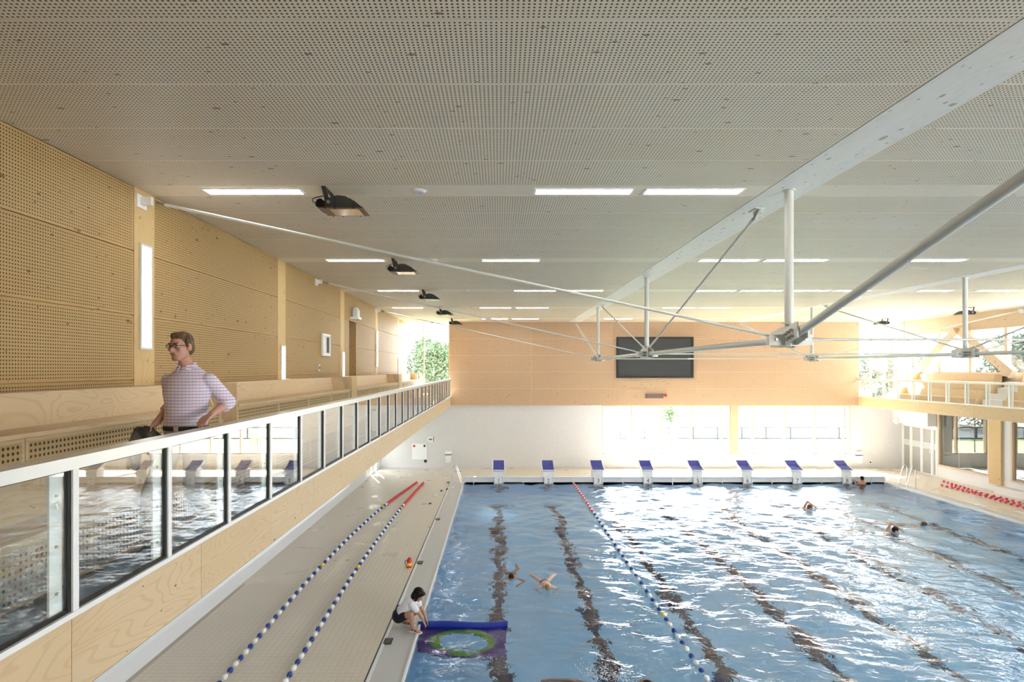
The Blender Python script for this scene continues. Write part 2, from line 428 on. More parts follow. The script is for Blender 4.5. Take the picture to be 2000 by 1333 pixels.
def remeshed(mb, name, mat, voxel, smooth=2, parent=None, origin=None):
    me = mb.mesh(name, [mat], origin or (0, 0, 0))
    o = bpy.data.objects.new(name, me); COL.objects.link(o)
    md = o.modifiers.new('r', 'REMESH'); md.mode = 'VOXEL'; md.voxel_size = voxel; md.use_smooth_shade = True
    if smooth:
        sm = o.modifiers.new('s', 'SMOOTH'); sm.iterations = smooth; sm.factor = .5
    dg = bpy.context.evaluated_depsgraph_get(); new = bpy.data.meshes.new_from_object(o.evaluated_get(dg))
    o.modifiers.clear(); o.data = new; bpy.data.meshes.remove(me)
    new.name = name; new.materials.clear(); new.materials.append(M[mat])
    new.polygons.foreach_set('use_smooth', [True]*len(new.polygons))
    par(o, parent, origin or (0, 0, 0)); return o

# ------------------------------------------------------------------ large structure
floor = MB()
floor.box(XLL-.2, PX0-.5, YN, YF, -.3, 0); floor.box(PX1+.42, XR+.2, YN, YF, -.3, 0)
floor.box(PX0-.5, PX1+.42, PY1, YF, -.3, 0); floor.box(PX0-.5, PX1+.42, YN, PY0, -.3, 0)
floor = struct(floor.obj('floor', 'decktile', origin=(0, 0, 0)), 'cream tiled pool deck with damp patches')
gut = MB()
gut.box(PX0-.5, PX0, PY0, PY1, -.3, -.004); gut.box(PX1, PX1+.42, PY0, PY1, -.3, -.004)
gut = struct(gut.obj('floor_gutter', 'grate', floor, (0, 0, 0)), 'white overflow gutter grating along the pool')
for n_, (x0, x1) in (('gutter_lip', (PX0-.55, PX0-.5)), ('gutter_lip', (PX0-.02, PX0+.01)), ('gutter_lip', (PX1-.01, PX1+.02)), ('gutter_lip', (PX1+.42, PX1+.47))):
    MB().box(x0, x1, PY0, PY1, -.25, .012).obj(n_, 'whitem', floor)
MB().box(PX0-.575, PX0-.553, PY0, PY1, -.01, .003).obj('drain_slot', 'dark', floor)
# tiles that can be told apart on the near part of the deck
tile = MB(); tp = .105
tile.prism([(-.05, -.05), (.05, -.05), (.05, .05), (-.05, .05)], 0, .003, 'z'); tile = tile.mesh('tile', ['decktile_p'])
spots = []
for j in range(40):
    for i in range(36):
        x, y = -2.07 - tp*i, 9.0 + tp*j
        if x > XLL+.06 and (x*F/y+974) > -1.18*(-(EYE)*F/y) * 0 + 180: spots.append((x, y))
MB().add([(XLL, 8.9, .0006), (-2.01, 8.9, .0006), (-2.01, 13.149, .0006), (XLL, 13.149, .0006)], [(0, 1, 2, 3)]).obj('grout_bed', 'grout', floor, (0, 0, 0))
vis = [(x, y) for x, y in spots if True]
vis.sort(key=lambda q: q[1])
for x, y in vis[:300]: inst('tile', tile, (x, y, 0), floor)
rest = MB()
for x, y in vis[300:]:
    h = .05; rest.add([(x-h, y-h, .003), (x+h, y-h, .003), (x+h, y+h, .003), (x-h, y+h, .003)], [(0, 1, 2, 3)])
stuff(rest.obj('deck_tiles', 'decktile_p', floor))

# pool basin and water
basin = MB()
ZB = -1.95
basin.add([(PX0, PY0, ZB), (PX1, PY0, ZB), (PX1, PY1, ZB), (PX0, PY1, ZB)], [(0, 1, 2, 3)])
basin.add([(PX0, PY0, ZB), (PX0, PY1, ZB), (PX0, PY1, -.01), (PX0, PY0, -.01)], [(0, 1, 2, 3)])
basin.add([(PX1, PY0, ZB), (PX1, PY0, -.01), (PX1, PY1, -.01), (PX1, PY1, ZB)], [(0, 1, 2, 3)])
basin.add([(PX0, PY1, ZB), (PX1, PY1, ZB), (PX1, PY1, -.01), (PX0, PY1, -.01)], [(0, 1, 2, 3)])
basin.add([(PX0, PY0, ZB), (PX0, PY0, -.01), (PX1, PY0, -.01), (PX1, PY0, ZB)], [(0, 1, 2, 3)])
basin = struct(basin.obj('pool_floor', 'poolwall', origin=(0, 0, 0)), 'pale blue tiled pool basin with dark lane lines')
for k in range(8):
    x = 2.05*k
    MB().box(x-.14, x+.14, 2, PY1-2, ZB, ZB+.006).obj('lane_line', 'line', basin)
    MB().box(x-.42, x+.42, PY1-2.2, PY1-1.94, ZB+.001, ZB+.007).obj('lane_crossbar', 'line', basin)
    MB().box(x-.14, x+.14, PY1-.012, PY1-.001, ZB+.5, -.35).obj('wall_target', 'line', basin)
    MB().box(x-.38, x+.38, PY1-.014, PY1-.002, -1.0, -.75).obj('wall_target', 'line', basin)
def waves():
    g = np.random.default_rng(5)
    ys = np.concatenate([np.arange(PY0, 8.0, .25), np.arange(8.0, PY1+.001, .055), [PY1]]); xs = np.linspace(PX0, PX1, 330)
    X, Y = np.meshgrid(xs, ys); Z = np.zeros_like(X)
    for i in range(84):
        lam = math.exp(g.uniform(math.log(.24), math.log(2.4))); th = g.normal(1.7, .9); k = 2*math.pi/lam
        amp = .0100*lam/ (1+.35*lam) * g.uniform(.4, 1.0) * .68
        ph = g.uniform(0, 6.28); wx, wy = g.uniform(0, 6.28), g.uniform(0, 6.28)
        env = .55+.45*np.sin(X*g.uniform(.2, .9)+wx)*np.sin(Y*g.uniform(.2, .9)+wy)
        Z += amp*env*np.sin(k*(math.cos(th)*X+math.sin(th)*Y)+ph + .6*np.sin(X*.8+wx))
    ny, nx = X.shape; v = np.stack([X, Y, Z], -1).reshape(-1, 3)
    idx = np.arange(ny*nx).reshape(ny, nx)
    f = np.stack([idx[:-1, :-1], idx[:-1, 1:], idx[1:, 1:], idx[1:, :-1]], -1).reshape(-1, 4)
    me = bpy.data.meshes.new('pool_water'); me.vertices.add(len(v)); me.vertices.foreach_set('co', v.ravel())
    me.loops.add(f.size); me.loops.foreach_set('vertex_index', f.ravel().astype(np.int32))
    me.polygons.add(len(f)); me.polygons.foreach_set('loop_start', np.arange(0, f.size, 4, dtype=np.int32)); me.polygons.foreach_set('loop_total', np.full(len(f), 4, dtype=np.int32))
    me.polygons.foreach_set('use_smooth', np.ones(len(f), dtype=bool)); me.update(calc_edges=True); me.materials.append(M['water'])
    o = bpy.data.objects.new('pool_water', me); COL.objects.link(o); o.location = (0, 0, ZWAT); return o
stuff(waves(), 'rippled blue pool water reflecting the bright windows')
hw = struct(MB().box(PX0+.03, PX1+.05, PY1+.003, PY1+.05, -.16, .20).obj('wall_head', 'plinth', None), 'low grey head wall at the far end of the pool')
MB().box(PX0+.03, PX1+.05, PY1-.03, PY1+.10, .20, .215).obj('coping', 'whitem', hw)
for i, x in enumerate([PX0+.05] + [-1.03+2.05*k for k in range(9)] + [PX1]):
    MB().box(x-.02, x+.02, PY1-.025, PY1-.008, -.12, .20).obj('wall_bracket', 'alu', hw)

# ceiling
roof = MB().box(XLL-.3, XR+.35, YN-.2, YF+.25, ZC+.03, ZC+.3).obj('ceiling', 'white', None, (0, 0, ZC)); struct(roof, 'perforated timber ceiling in long whitish boards')
XSEG = [(XL, B1[0]-.008), (B1[1]+.008, B2[0]-.008), (B2[1]+.008, XR)]
PH = .859
for k, sc in enumerate([2.72+BAY*q for q in range(-2, 6)]):
    for x0, x1 in XSEG:
        if YN < sc-.22 < YF: panel('ceiling_strip', roof, (x0, sc-.219, ZC), (1, 0, 0), (0, 1, 0), (0, 0, -1), x1-x0, .438, .028, 0, ['ceil'])
        for r in range(5):
            y0 = sc+.223+PH*r+.004; h = PH-.008
            if y0 > YF-.05 or y0+h < YN: continue
            if y0+h > YF: h = YF-y0
            panel('ceiling_panel', roof, (x0, y0, ZC), (1, 0, 0), (0, 1, 0), (0, 0, -1), x1-x0, h, .028, .014, ['ceil', 'ceil_h'])
for b in (B1, B2):
    cuts = [YN, 2.6, 9.9, 17.2, 24.3, YF]
    for y0, y1 in zip(cuts, cuts[1:]):
        MB().box(b[0], b[1], y0+.002, y1-.002, ZC-.004, ZC+.028).obj('beam_board', 'beam', roof)

# left walls and gallery
wl = MB(); wl.box(XL-.3, XL-.03, YN, 17.76, GF, ZC+.03); wl.box(XL-.3, XL-.03, 18.6, YF, GF, ZC+.03); wl.box(XL-.3, XL-.03, 17.76, 18.6, 6.10, ZC+.03)
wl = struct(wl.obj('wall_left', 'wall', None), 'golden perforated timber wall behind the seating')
ROWS = [(6.099, ZC), (5.322, 6.093), (4.545, 5.316), (3.768, 4.539), (GF, 3.762)]
cols_y = [7.49+BAY*k for k in range(-2, 5)]
edges = [YN] + [c for c in cols_y] + [YF]
for i in range(len(edges)-1):
    y0 = edges[i] + (.215 if i else 0)+.006; y1 = edges[i+1] - (.215 if i < len(edges)-2 else 0)-.006
    for z0, z1 in ROWS:
        spans = [(y0, y1)]
        if y0 < 17.9 < y1 and z0 < 6.09: spans = [(y0, 17.755), (18.605, y1)]
        for a, b in spans:
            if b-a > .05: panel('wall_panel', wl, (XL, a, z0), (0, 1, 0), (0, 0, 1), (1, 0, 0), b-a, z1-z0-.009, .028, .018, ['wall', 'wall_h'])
for c in cols_y: MB().box(XL-.03, XL+.004, c-.213, c+.213, GF, ZC).obj('wall_column', 'post_z', wl)
dn = MB(); dn.box(XL-1.4, XL-.3, 17.70, 17.76, GF, 6.1); dn.box(XL-1.4, XL-.3, 18.6, 18.66, GF, 6.1); dn.box(XL-1.46, XL-1.4, 17.7, 18.66, GF, 6.1); dn.box(XL-1.4, XL-.3, 17.7, 18.66, 6.1, 6.16); dn.box(XL-1.4, XL-.03, 17.76, 18.6, 4.3, 4.4)
dn = struct(dn.obj('door_3', 'wall', None), 'dark open doorway in the timber wall')
wll = MB(); wll.box(XLL-.2, XLL, YN, 25.35, 0, 2.95); wll.box(XLL-.2, XLL, 28.3, YF, 0, 2.95); wll.box(XLL-.2, XLL, 25.35, 28.3, 2.3, 2.95)
struct(wll.obj('wall_lower_left', 'plinth', None), 'plain white wall below the left gallery')
def frame_box(mb, axis, pos, th, a0, a1, z0, z1, w):
    """rectangular frame lying in the plane axis=pos"""
    for (p, q, r, s) in ((a0, a0+w, z0, z1), (a1-w, a1, z0, z1), (a0+w, a1-w, z0, z0+w), (a0+w, a1-w, z1-w, z1)):
        if axis == 'x': mb.box(pos-th/2, pos+th/2, p, q, r, s)
        else: mb.box(p, q, pos-th/2, pos+th/2, r, s)
    return mb
d2 = frame_box(MB(), 'x', XLL-.08, .1, 25.35, 28.3, 0, 2.3, .06).obj('door_2', 'whitem', None); struct(d2, 'white framed glazed doors in the corner below the gallery')
for y in (26.3, 27.3): MB().box(XLL-.12, XLL-.04, y-.04, y+.04, .06, 2.24).obj('door_post', 'whitem', d2)
for y0, y1 in ((25.41, 26.26), (26.34, 26.5), (26.8, 27.26), (27.34, 27.5), (27.8, 28.24)): MB().box(XLL-.12, XLL-.05, y0, y1, .06, 2.24).obj('door_leaf', 'whitem', d2)
for y0, y1 in ((26.5, 26.8), (27.5, 27.8)): MB().box(XLL-.085, XLL-.077, y0, y1, .07, 2.23).obj('pane', 'glass', d2)

def gallery(name, rail, wall, side, label):
    g = empty(name, ((rail+wall)/2, 11, GF-.2)); tag(g, label, 'gallery')
    s = 1 if side == 'l' else -1
    MB().box(rail-s*.03, wall+s*.003, YN+.003, YF-.003, GF-.2, GF-.001).obj('floor_slab', 'greyfloor', g)
    MB().box(rail-s*.03, (XLL+.003 if side == 'l' else wall-.003), YN+.003, YF-.003, GF-.215, GF-.2).obj('soffit', 'white', g)
    y = 3.19-1.39*3; pitch = 1.39 if side == 'l' else 2.8
    while y < YF-.02:
        y1 = min(y+pitch, YF)
        panel('fascia_panel', g, (rail, y+.0025, 2.935), (0, 1, 0), (0, 0, 1), (s, 0, 0), y1-y-.005, .427, .026, 0, ['ply']); y = y1
    return g
gl = gallery('spectator_gallery', RL, XL, 'l', 'long gallery with plywood front above the cream deck with two ropes')
MB().box(RL-.02, RL+.004, YN+.01, 9.14, 2.90, 2.934).obj('fascia_trim', 'alu', gl)
gr = gallery('spectator_gallery', RR, XR, 'r', 'gallery with plywood front above the glazed doors and red ropes')

# far wall
wf = MB(); x0w, x1w = 4.87, 16.6
wf.box(XLL-.2, x0w, YF, YF+.25, 0, ZW); wf.box(x0w, x1w, YF, YF+.25, 0, .64); wf.box(x1w, XR+.2, YF, YF+.25, 0, ZW)
wf.box(XLL-.2, RL, YF, YF+.25, ZW, GF+.02); wf.box(RR, XR+.2, YF, YF+.25, ZW, GF+.02)
wf = struct(wf.obj('wall_far', 'walltile', None), 'white tiled end wall of the pool hall')
wu = struct(MB().box(RL-.06, RR+.05, YF-.10, YF+.25, ZW, ZC+.03).obj('wall_far_upper', 'far', None), 'perforated timber cladding on the upper end wall')
pw = (RR+.05-RL+.06)/5
for c in range(5):
    for r in range(5):
        ph = (ZC-ZW)/5
        panel('wall_panel', wu, (RL-.06+pw*c+.003, YF-.13, ZW+ph*r+.003), (1, 0, 0), (0, 0, 1), (0, -1, 0), pw-.006, ph-.006, .028, .012, ['far', 'far_h'])

def window(name, y, x0, x1, z0, z1, mull, mats, label, fw_=.06, dep=.16, mw=.035):
    w = frame_box(MB(), 'y', y, dep, x0, x1, z0, z1, fw_).obj(name, mats, None); struct(w, label)
    for m in mull: MB().box(m-mw, m+mw, y-dep/2, y+dep/2, z0+fw_, z1-fw_).obj('mullion', mats, w)
    e = [x0+fw_] + [q for m in mull for q in (m-mw, m+mw)] + [x1-fw_]
    for a, b in zip(e[::2], e[1::2]): MB().box(a, b, y+.03, y+.038, z0+fw_, z1-fw_).obj('pane', 'glass', w)
    return w
w1 = window('window_1', YF+.12, x0w, 10.94, .64, ZW, [6.27, 7.68, 9.10, 10.53], 'glulam_z', 'wide garden window beside the second and third starting blocks')
w2 = window('window_2', YF+.12, 11.25, x1w, .64, ZW, [12.03, 13.49, 14.92, 16.32], 'glulam_z', 'wide garden window behind the starting blocks of the higher lanes')
struct(MB().box(10.94, 11.25, YF-.06, YF+.2, .64, ZW).obj('trim_1', 'far', None), 'timber column between the two garden windows')
struct(MB().box(x0w-.02, x1w+.02, YF-.04, YF+.2, .60, .645).obj('trim_2', 'white', None), 'white sill under the garden windows')
w3 = window('window_3', YF+.12, XL, RL-.06, GF+.02, ZC, [-3.54], 'glulam_z', 'tall corner window at the end of the left gallery', .04, .1, .022)
w4 = window('window_4', YF+.12, RR+.05, XR-.05, GF+.02, ZC, [17.6, 18.25], 'glulam_z', 'tall corner window at the end of the right gallery', .04, .1, .025)

# right walls
wr = MB(); SILL = 4.50; ZB0 = 6.21
wr.box(XR, XR+.25, YN, YF+.25, GF-.2, SILL); wr.box(XR, XR+.25, YN, YF+.25, ZB0+.1, ZC+.03)
wr = struct(wr.obj('wall_right', 'glulam', None), 'timber wall with a window band above the right gallery')
MB().box(XR-.16, XR+.05, YN, YF-.05, ZB0, ZC).obj('timber_beam', 'glulam', wr)
MB().box(XR-.03, XR, YN, YF-.4, GF, SILL).obj('sill_board', 'glulam', wr)
my = [26.0-1.7*k for k in range(19)]
w5 = MB(); w5.box(XR+.02, XR+.12, YN, YF, SILL, SILL+.04); w5.box(XR+.02, XR+.12, YN, YF, ZB0+.02, ZB0+.10)
w5 = struct(w5.obj('window_5', 'glulam', None), 'band of windows above the right gallery seating')
for y in my: MB().box(XR-.02, XR+.14, y-.07, y+.07, SILL+.04, ZB0+.02).obj('mullion', 'glulam_z', w5)
e = [YF-.3]+[q for y in my for q in (y+.07, y-.07)]+[YN]
for a, b in zip(e[::2], e[1::2]): MB().box(XR+.06, XR+.068, b, a, SILL+.04, ZB0+.02).obj('pane', 'glass', w5)
struct(MB().box(XR-.18, XR+.2, YF-.42, YF-.02, GF, ZC).obj('trim_3', 'glulam_z', None), 'timber column in the corner by the right gallery window')
for i, ap in enumerate((24.5, 24.5-7.13, 24.5-14.26)):
    br = empty('timber_brace', (XR-.12, ap, SILL)); tag(br, ('raking timber struts meeting under the beam in front of the window band beside the corner', 'second pair of raking timber struts along the window band', 'third pair of raking timber struts along the window band')[i], 'strut')
    for sgn in (1, -1):
        foot = ap+sgn*2.55; t = .17
        a, b = Vector((0, ap+sgn*.12, ZB0)), Vector((0, foot, GF+.6 if False else SILL-.02)); d = (b-a).normalized(); nn = Vector((0, -d.z, d.y))*t
        MB().prism([((a+nn).y, (a+nn).z), ((b+nn).y, (b+nn).z), ((b-nn).y, (b-nn).z), ((a-nn).y, (a-nn).z)], XR-.40, XR-.18, 'x').obj('strut', 'glulam_z', br)
# lower right: doors, glazed corridor windows
wq = MB()
wq.box(XR, XR+.2, 26.12, YF+.2, 2.12, GF-.2); wq.box(XR, XR+.2, YN, 26.02, 0, .49); wq.box(XR, XR+.2, 22.75, 23.28, .49, GF-.2); wq.box(XR, XR+.2, YN, 10, .49, GF-.2); wq.box(XR, XR+.2, 26.02, 26.2, 0, GF-.2)
wq = struct(wq.obj('wall_lower_right', 'white', None), 'white wall with glazing below the right gallery')
struct(MB().box(XR-.42, XR, 26.15, YF, 2.17, GF-.215).obj('wall_bulkhead', 'white', None), 'white boxed bulkhead above the glazed doors')
MB().box(XR-.3, XR, YN, 22.78, 0, .26).obj('wall_step', 'white', wq)
d1 = MB(); d1.box(XR+.02, XR+.10, 26.18, YF, 2.04, 2.13)
d1 = struct(d1.obj('door_1', 'whitem', None), 'row of white framed glazed doors in the far corner')
dy = [28.42, 27.85, 27.15, 26.48, 26.2]
for y in dy: MB().box(XR-.01, XR+.10, y-.055, y+.03, 0, 2.05).obj('door_post', 'whitem', d1)
for a, b in zip(dy, dy[1:]):
    le = frame_box(MB(), 'x', XR+.04, .05, b+.03, a-.055, .0, 2.04, .035).obj('door_leaf', 'whitem', d1)
    MB().box(XR+.036, XR+.044, b+.06, a-.085, .04, 2.0).obj('pane', 'glass_dim', le)
    st = MB()
    for q in range(5): st.box(XR+.026, XR+.031, b+.065, a-.09, 1.14+.055*q, 1.165+.055*q)
    stuff(st.obj('film_stripes', 'whitep', le))
MB().box(XR-.05, XR-.02, 26.56, 26.59, .95, 1.2).obj('door_handle', 'chrome', d1)
def swindow(name, y0, y1, label, mull=()):
    w = frame_box(MB(), 'x', XR-.01, .16, y0, y1, .49, GF-.215, .075).obj(name, 'glulam', None); struct(w, label)
    e = [y0+.075]+[q for m in mull for q in (m-.006, m+.006)]+[y1-.075]
    for a, b in zip(e[::2], e[1::2]): MB().box(XR-.012, XR-.004, a+.001, b-.001, .565, GF-.29).obj('pane', 'glass', w)
    for m in mull: MB().box(XR-.014, XR-.002, m-.006, m+.006, .565, GF-.29).obj('joint', 'alu', w)
    return w
swindow('window_6', 23.28, 26.02, 'timber framed corridor window beside the glazed doors', [25.1-.2])
swindow('window_7', 16.5, 22.3, 'timber framed corridor window past the timber column', [19.4])
struct(MB().box(XR-.10, XR+.1, 22.72, 23.28, .26, GF-.215).obj('trim_4', 'post_z', None), 'deep timber column between the corridor windows')
struct(MB().box(XR-.02, XR+.1, 22.3, 22.72, .49, GF-.215).obj('trim_5', 'plinth', None), 'grey blind panel beside the timber column')
bk = MB(); bk.box(XR+3.2, XR+3.3, YN, YF, 0, 3); bk.box(XR+.2, XR+3.2, YN, YF, -.1, -.02); bk.box(XR+.2, XR+3.2, YN, YF, GF-.21, GF-.1); bk.box(XR+.2, XR+3.3, YF-.1, YF, 0, 3); bk.box(XR+.2, XR+3.3, YN, YN+.1, 0, 3)
struct(bk.obj('wall_corridor', plain('corridor_grey', (.30, .30, .29), .7), None), 'dim grey corridor behind the glazing')
# wall behind the camera
wn0 = MB(); wn0.box(XLL-.2, 8.0, YN-.2, YN, -.1, ZC+.03); wn0.box(8.0, 18.0, YN-.2, YN, -.1, .8); wn0.box(8.0, 18.0, YN-.2, YN, 6.2, ZC+.03); wn0.box(18.0, XR+.25, YN-.2, YN, -.1, ZC+.03)
struct(wn0.obj('wall_near', 'wall', None), 'timber end wall behind the viewer')
window('window_added', YN-.1, 8.0, 18.0, .8, 6.2, [10.0, 12.0, 14.0, 16.0], 'glulam_z', 'tall glazing added in the unseen end wall for frontal light')  # window added behind the camera to light the hall from the front

# window portals
portal('window_light', (10.7, YF+.45, 1.8), (0, -1, 0), 11.8, 2.4)
portal('window_light', (-3.35, YF+.45, 5.0), (0, -1, 0), 2.1, 3.8)
portal('window_light', (17.9, YF+.45, 5.0), (0, -1, 0), 2.1, 3.8)
portal('window_light', (XR+.4, 11.2, 5.36), (-1, 0, 0), 34.4, 1.75)
portal('window_light', (13.0, YN-.5, 3.5), (0, 1, 0), 10.2, 5.5)
portal('window_light', (XLL-.4, 26.8, 1.2), (1, 0, 0), 3.0, 2.3)

# ------------------------------------------------------------------ objects
ORD = ['first', 'second', 'third', 'fourth', 'fifth', 'sixth', 'seventh', 'eighth', 'ninth', 'tenth', 'eleventh', 'twelfth']

def balustrade(rail, s, label, first, pitch, n):
    """s = +1: hall lies towards +x"""
    g = empty('balustrade', (rail, 12, 3.395)); tag(g, label, 'railing')
    ys = [first+pitch*k for k in range(n) if first+pitch*k < YF-.1]
    y0 = ys[0]-.05
    h = MB()
    h.box(rail-s*.075, rail+s*.045, y0, YF-.06, 4.175, 4.212)
    h.box(rail-s*.05, rail+s*.03, y0, YF-.06, 4.143, 4.175)
    h.obj('handrail', 'alu', g)
    MB().box(rail-s*.03, rail+s*.03, y0, YF-.06, 3.366, 3.396).obj('bottom_rail', 'whitem', g)
    pm = MB().box(-.018, .024, -.022, .022, 0, .747).mesh('post', ['whitem'])
    pl = MB().box(-.006, .006, -.045, .045, 0, .735)
    pl = pl.mesh('post_plate', ['whitem'])
    gk = MB(); gk.box(-.014, .010, -.011, .013, 0, .74); gk = gk.mesh('recess_strip', ['black' if s > 0 else 'alu'])  # black strips put the shade of the glass recess into colour; right side aluminium
    bt = MB()
    bt.tube([(.006*s, 0, 0), (.014*s, 0, 0)], .008, 8)
    bt = bt.mesh('bolt', ['bolt'])
    gy = MB().box(-.007, .007, .0, pitch-.075, 0, .02).mesh('recess_strip', ['black' if s > 0 else 'alu'])
    gt = MB().box(-.007, .007, .0, pitch-.075, 0, .008).mesh('recess_strip', ['black' if s > 0 else 'alu'])
    pn = MB().box(-.004, .004, .0, pitch-.075, 0, .747).mesh('glass_pane', ['glass'])
    for i, y in enumerate(ys):
        inst('post', pm, (rail, y, 3.396), g)
        inst('recess_strip', gk, (rail+s*.004, y-.036, 3.398), g)
        inst('post_plate', pl, (rail-s*.016, y-.10, 3.40), g)
        if y < 9:
            for z in (.12, .36, .62): inst('bolt', bt, (rail-s*.016, y-.10, 3.40+z), g)
        if i < len(ys)-1 or y+pitch < YF:
            inst('glass_pane', pn, (rail, y+.024, 3.396), g); inst('recess_strip', gy, (rail+s*.004, y+.024, 3.396), g); inst('recess_strip', gt, (rail+s*.004, y+.024, 4.135), g)
    return g
balustrade(RL, 1, 'glass balustrade with white handrail in front of the walking man', 3.19-.9127*3, .9127, 31)
balustrade(RR, -1, 'glass balustrade with white posts above the glazed corridor', 27.43-.935*11, .935, 13)

def bench(rail, s, wall, y0, y1, perf, label, split=1.58):
    g = empty('tiered_bench', (rail-s*1.3, (y0+y1)/2, GF)); tag(g, label, 'bench', 'tiered benches')
    X = lambda w: rail-s*w
    rows = [(.825, 1.195, GF, 3.57, 3.86), (1.345, 1.745, 3.57, 4.18, 4.47)]
    for ri, (wf_, wb, tz, sz, bz) in enumerate(rows):
        y = y0+.03; n = max(1, round((y1-y0-.06)/split)); st = (y1-y0-.06)/n
        for k in range(n):
            panel('riser_panel', g, (X(wf_), y+.004, tz+.01), (0, 1, 0), (0, 0, 1), (s, 0, 0), st-.008, sz-tz-.05, .02, .03, ['ply', 'ply_h'] if perf else ['ply']); y += st
        MB().box(X(wf_-.02), X(wb), y0+.03, y1-.03, sz-.035, sz).obj('seat_board', 'ply', g)
        MB().prism([(X(wb-.02), sz), (X(wb+.02), bz), (X(wb+.045), bz), (X(wb+.02), sz)], y0+.03, y1-.03, 'y').obj('backrest', 'ply', g)
        for ye in (y0, y1-.03):
            MB().prism([(X(wf_), tz+.004), (X(wf_), (bz+.005) if ye == y0 and s > 0 and ri else sz+.01), (X(wf_+.10), (bz+.005) if ye == y0 and s > 0 and ri else sz+.01), (X(wf_+.2), bz+.005), (X(wb+.06), bz+.005), (X(wb+.06), tz+.004)], ye, ye+.03, 'y').obj('end_panel', 'ply_z', g)
    MB().box(X(1.79), wall+s*.01, y0, y1, 4.40, 4.465).obj('rear_shelf', 'ply', g)
    MB().box(X(1.20), X(1.34), y0+.03, y1-.03, 3.55, 3.58).obj('tread', 'greyfloor', g)
    return g
bench(RL, 1, XL, -3.5, 7.85, True, 'long perforated tiered bench behind the walking man')
bench(RL, 1, XL, 8.3, 14.6, True, 'tiered bench between the walking man and the dark doorway')
bench(RL, 1, XL, 15.3, 21.65, True, 'tiered bench just past the dark doorway')
bench(RL, 1, XL, 22.45, 27.5, True, 'tiered bench by the corner window of the left gallery')
bench(RR, -1, XR, 22.4, 26.8, False, 'tiered bench under the timber struts of the right gallery')
bench(RR, -1, XR, 12.0, 21.2, False, 'tiered bench past the grey steps on the right gallery')
def cabinet(y0, y1, label):
    g = empty('side_cabinet', (-3.85, (y0+y1)/2, GF)); tag(g, label, 'cabinet', 'plywood cabinets between the benches')
    MB().box(-4.3, -3.60, y0, y1, GF+.005, 4.46).obj('body', 'ply_z', g); MB().box(-4.31, -3.585, y0-.012, y1+.002, 4.46, 4.48).obj('top', 'ply', g)
    MB().box(-3.60, -3.585, y0+.02, y1-.02, GF+.05, 4.44).obj('door', 'post_z', g)
cabinet(14.72, 15.25, 'plywood cabinet between the benches beside the dark doorway and litter bin')
cabinet(21.72, 22.4, 'plywood cabinet between the benches nearer the corner window')
def stairs(rail, s, y0, y1, label):
    g = empty('gallery_steps', (rail-s*1.2, (y0+y1)/2, GF)); tag(g, label, 'steps')
    for k, (w0, z) in enumerate(((.70, 3.33), (.95, 3.55), (1.2, 3.76), (1.5, 3.98), (1.75, 4.2))):
        MB().box(rail-s*w0, rail-s*(w0+.3), y0+.06, y1-.06, max(GF+.003, z-.22), z).obj('step', 'plinth' if s < 0 else 'ply', g)
    return g
stairs(RL, 1, 7.85, 8.3, 'narrow plywood steps between two tiered benches beside the walking man')
stairs(RR, -1, 21.3, 22.3, 'grey steps between the tiered benches under the timber struts')
stairs(RR, -1, 26.9, 28.0, 'grey steps beside the corner window of the right gallery')
# litter bin in the stair gap
bn = empty('litter_bin', (-3.06, 15.1, GF)); tag(bn, 'small grey litter bin at the end of the bench before the doorway', 'bin')
MB().prism([(-3.14, 15.0), (-2.98, 15.0), (-2.98, 15.2), (-3.14, 15.2)], GF, GF+.5, 'z').obj('body', 'alu', bn)
MB().box(-3.15, -2.97, 14.99, 15.21, GF+.5, GF+.53).obj('lid', 'dark', bn)

# wall lamps on the columns
for k, (y, z0) in enumerate(((7.49, 4.91), (12.26, 3.85), (17.0, 3.85), (21.74, 4.75), (26.45, 3.85))):
    g = empty('wall_lamp', (XL+.01, y, z0)); tag(g, f'upright light panel on the {ORD[k]} timber column of the left wall' + (', beside the man' if k == 0 else ''), 'lamp', 'wall lamps on the timber columns')
    x = XL+.004; h = 1.3
    frame_box(MB(), 'x', x+.015, .03, y-.125, y+.125, z0, z0+h, .028).obj('frame', 'alu', g)
    MB().box(x, x+.018, y-.097, y+.097, z0+.028, z0+h-.028).obj('diffuser', 'walllamp', g)

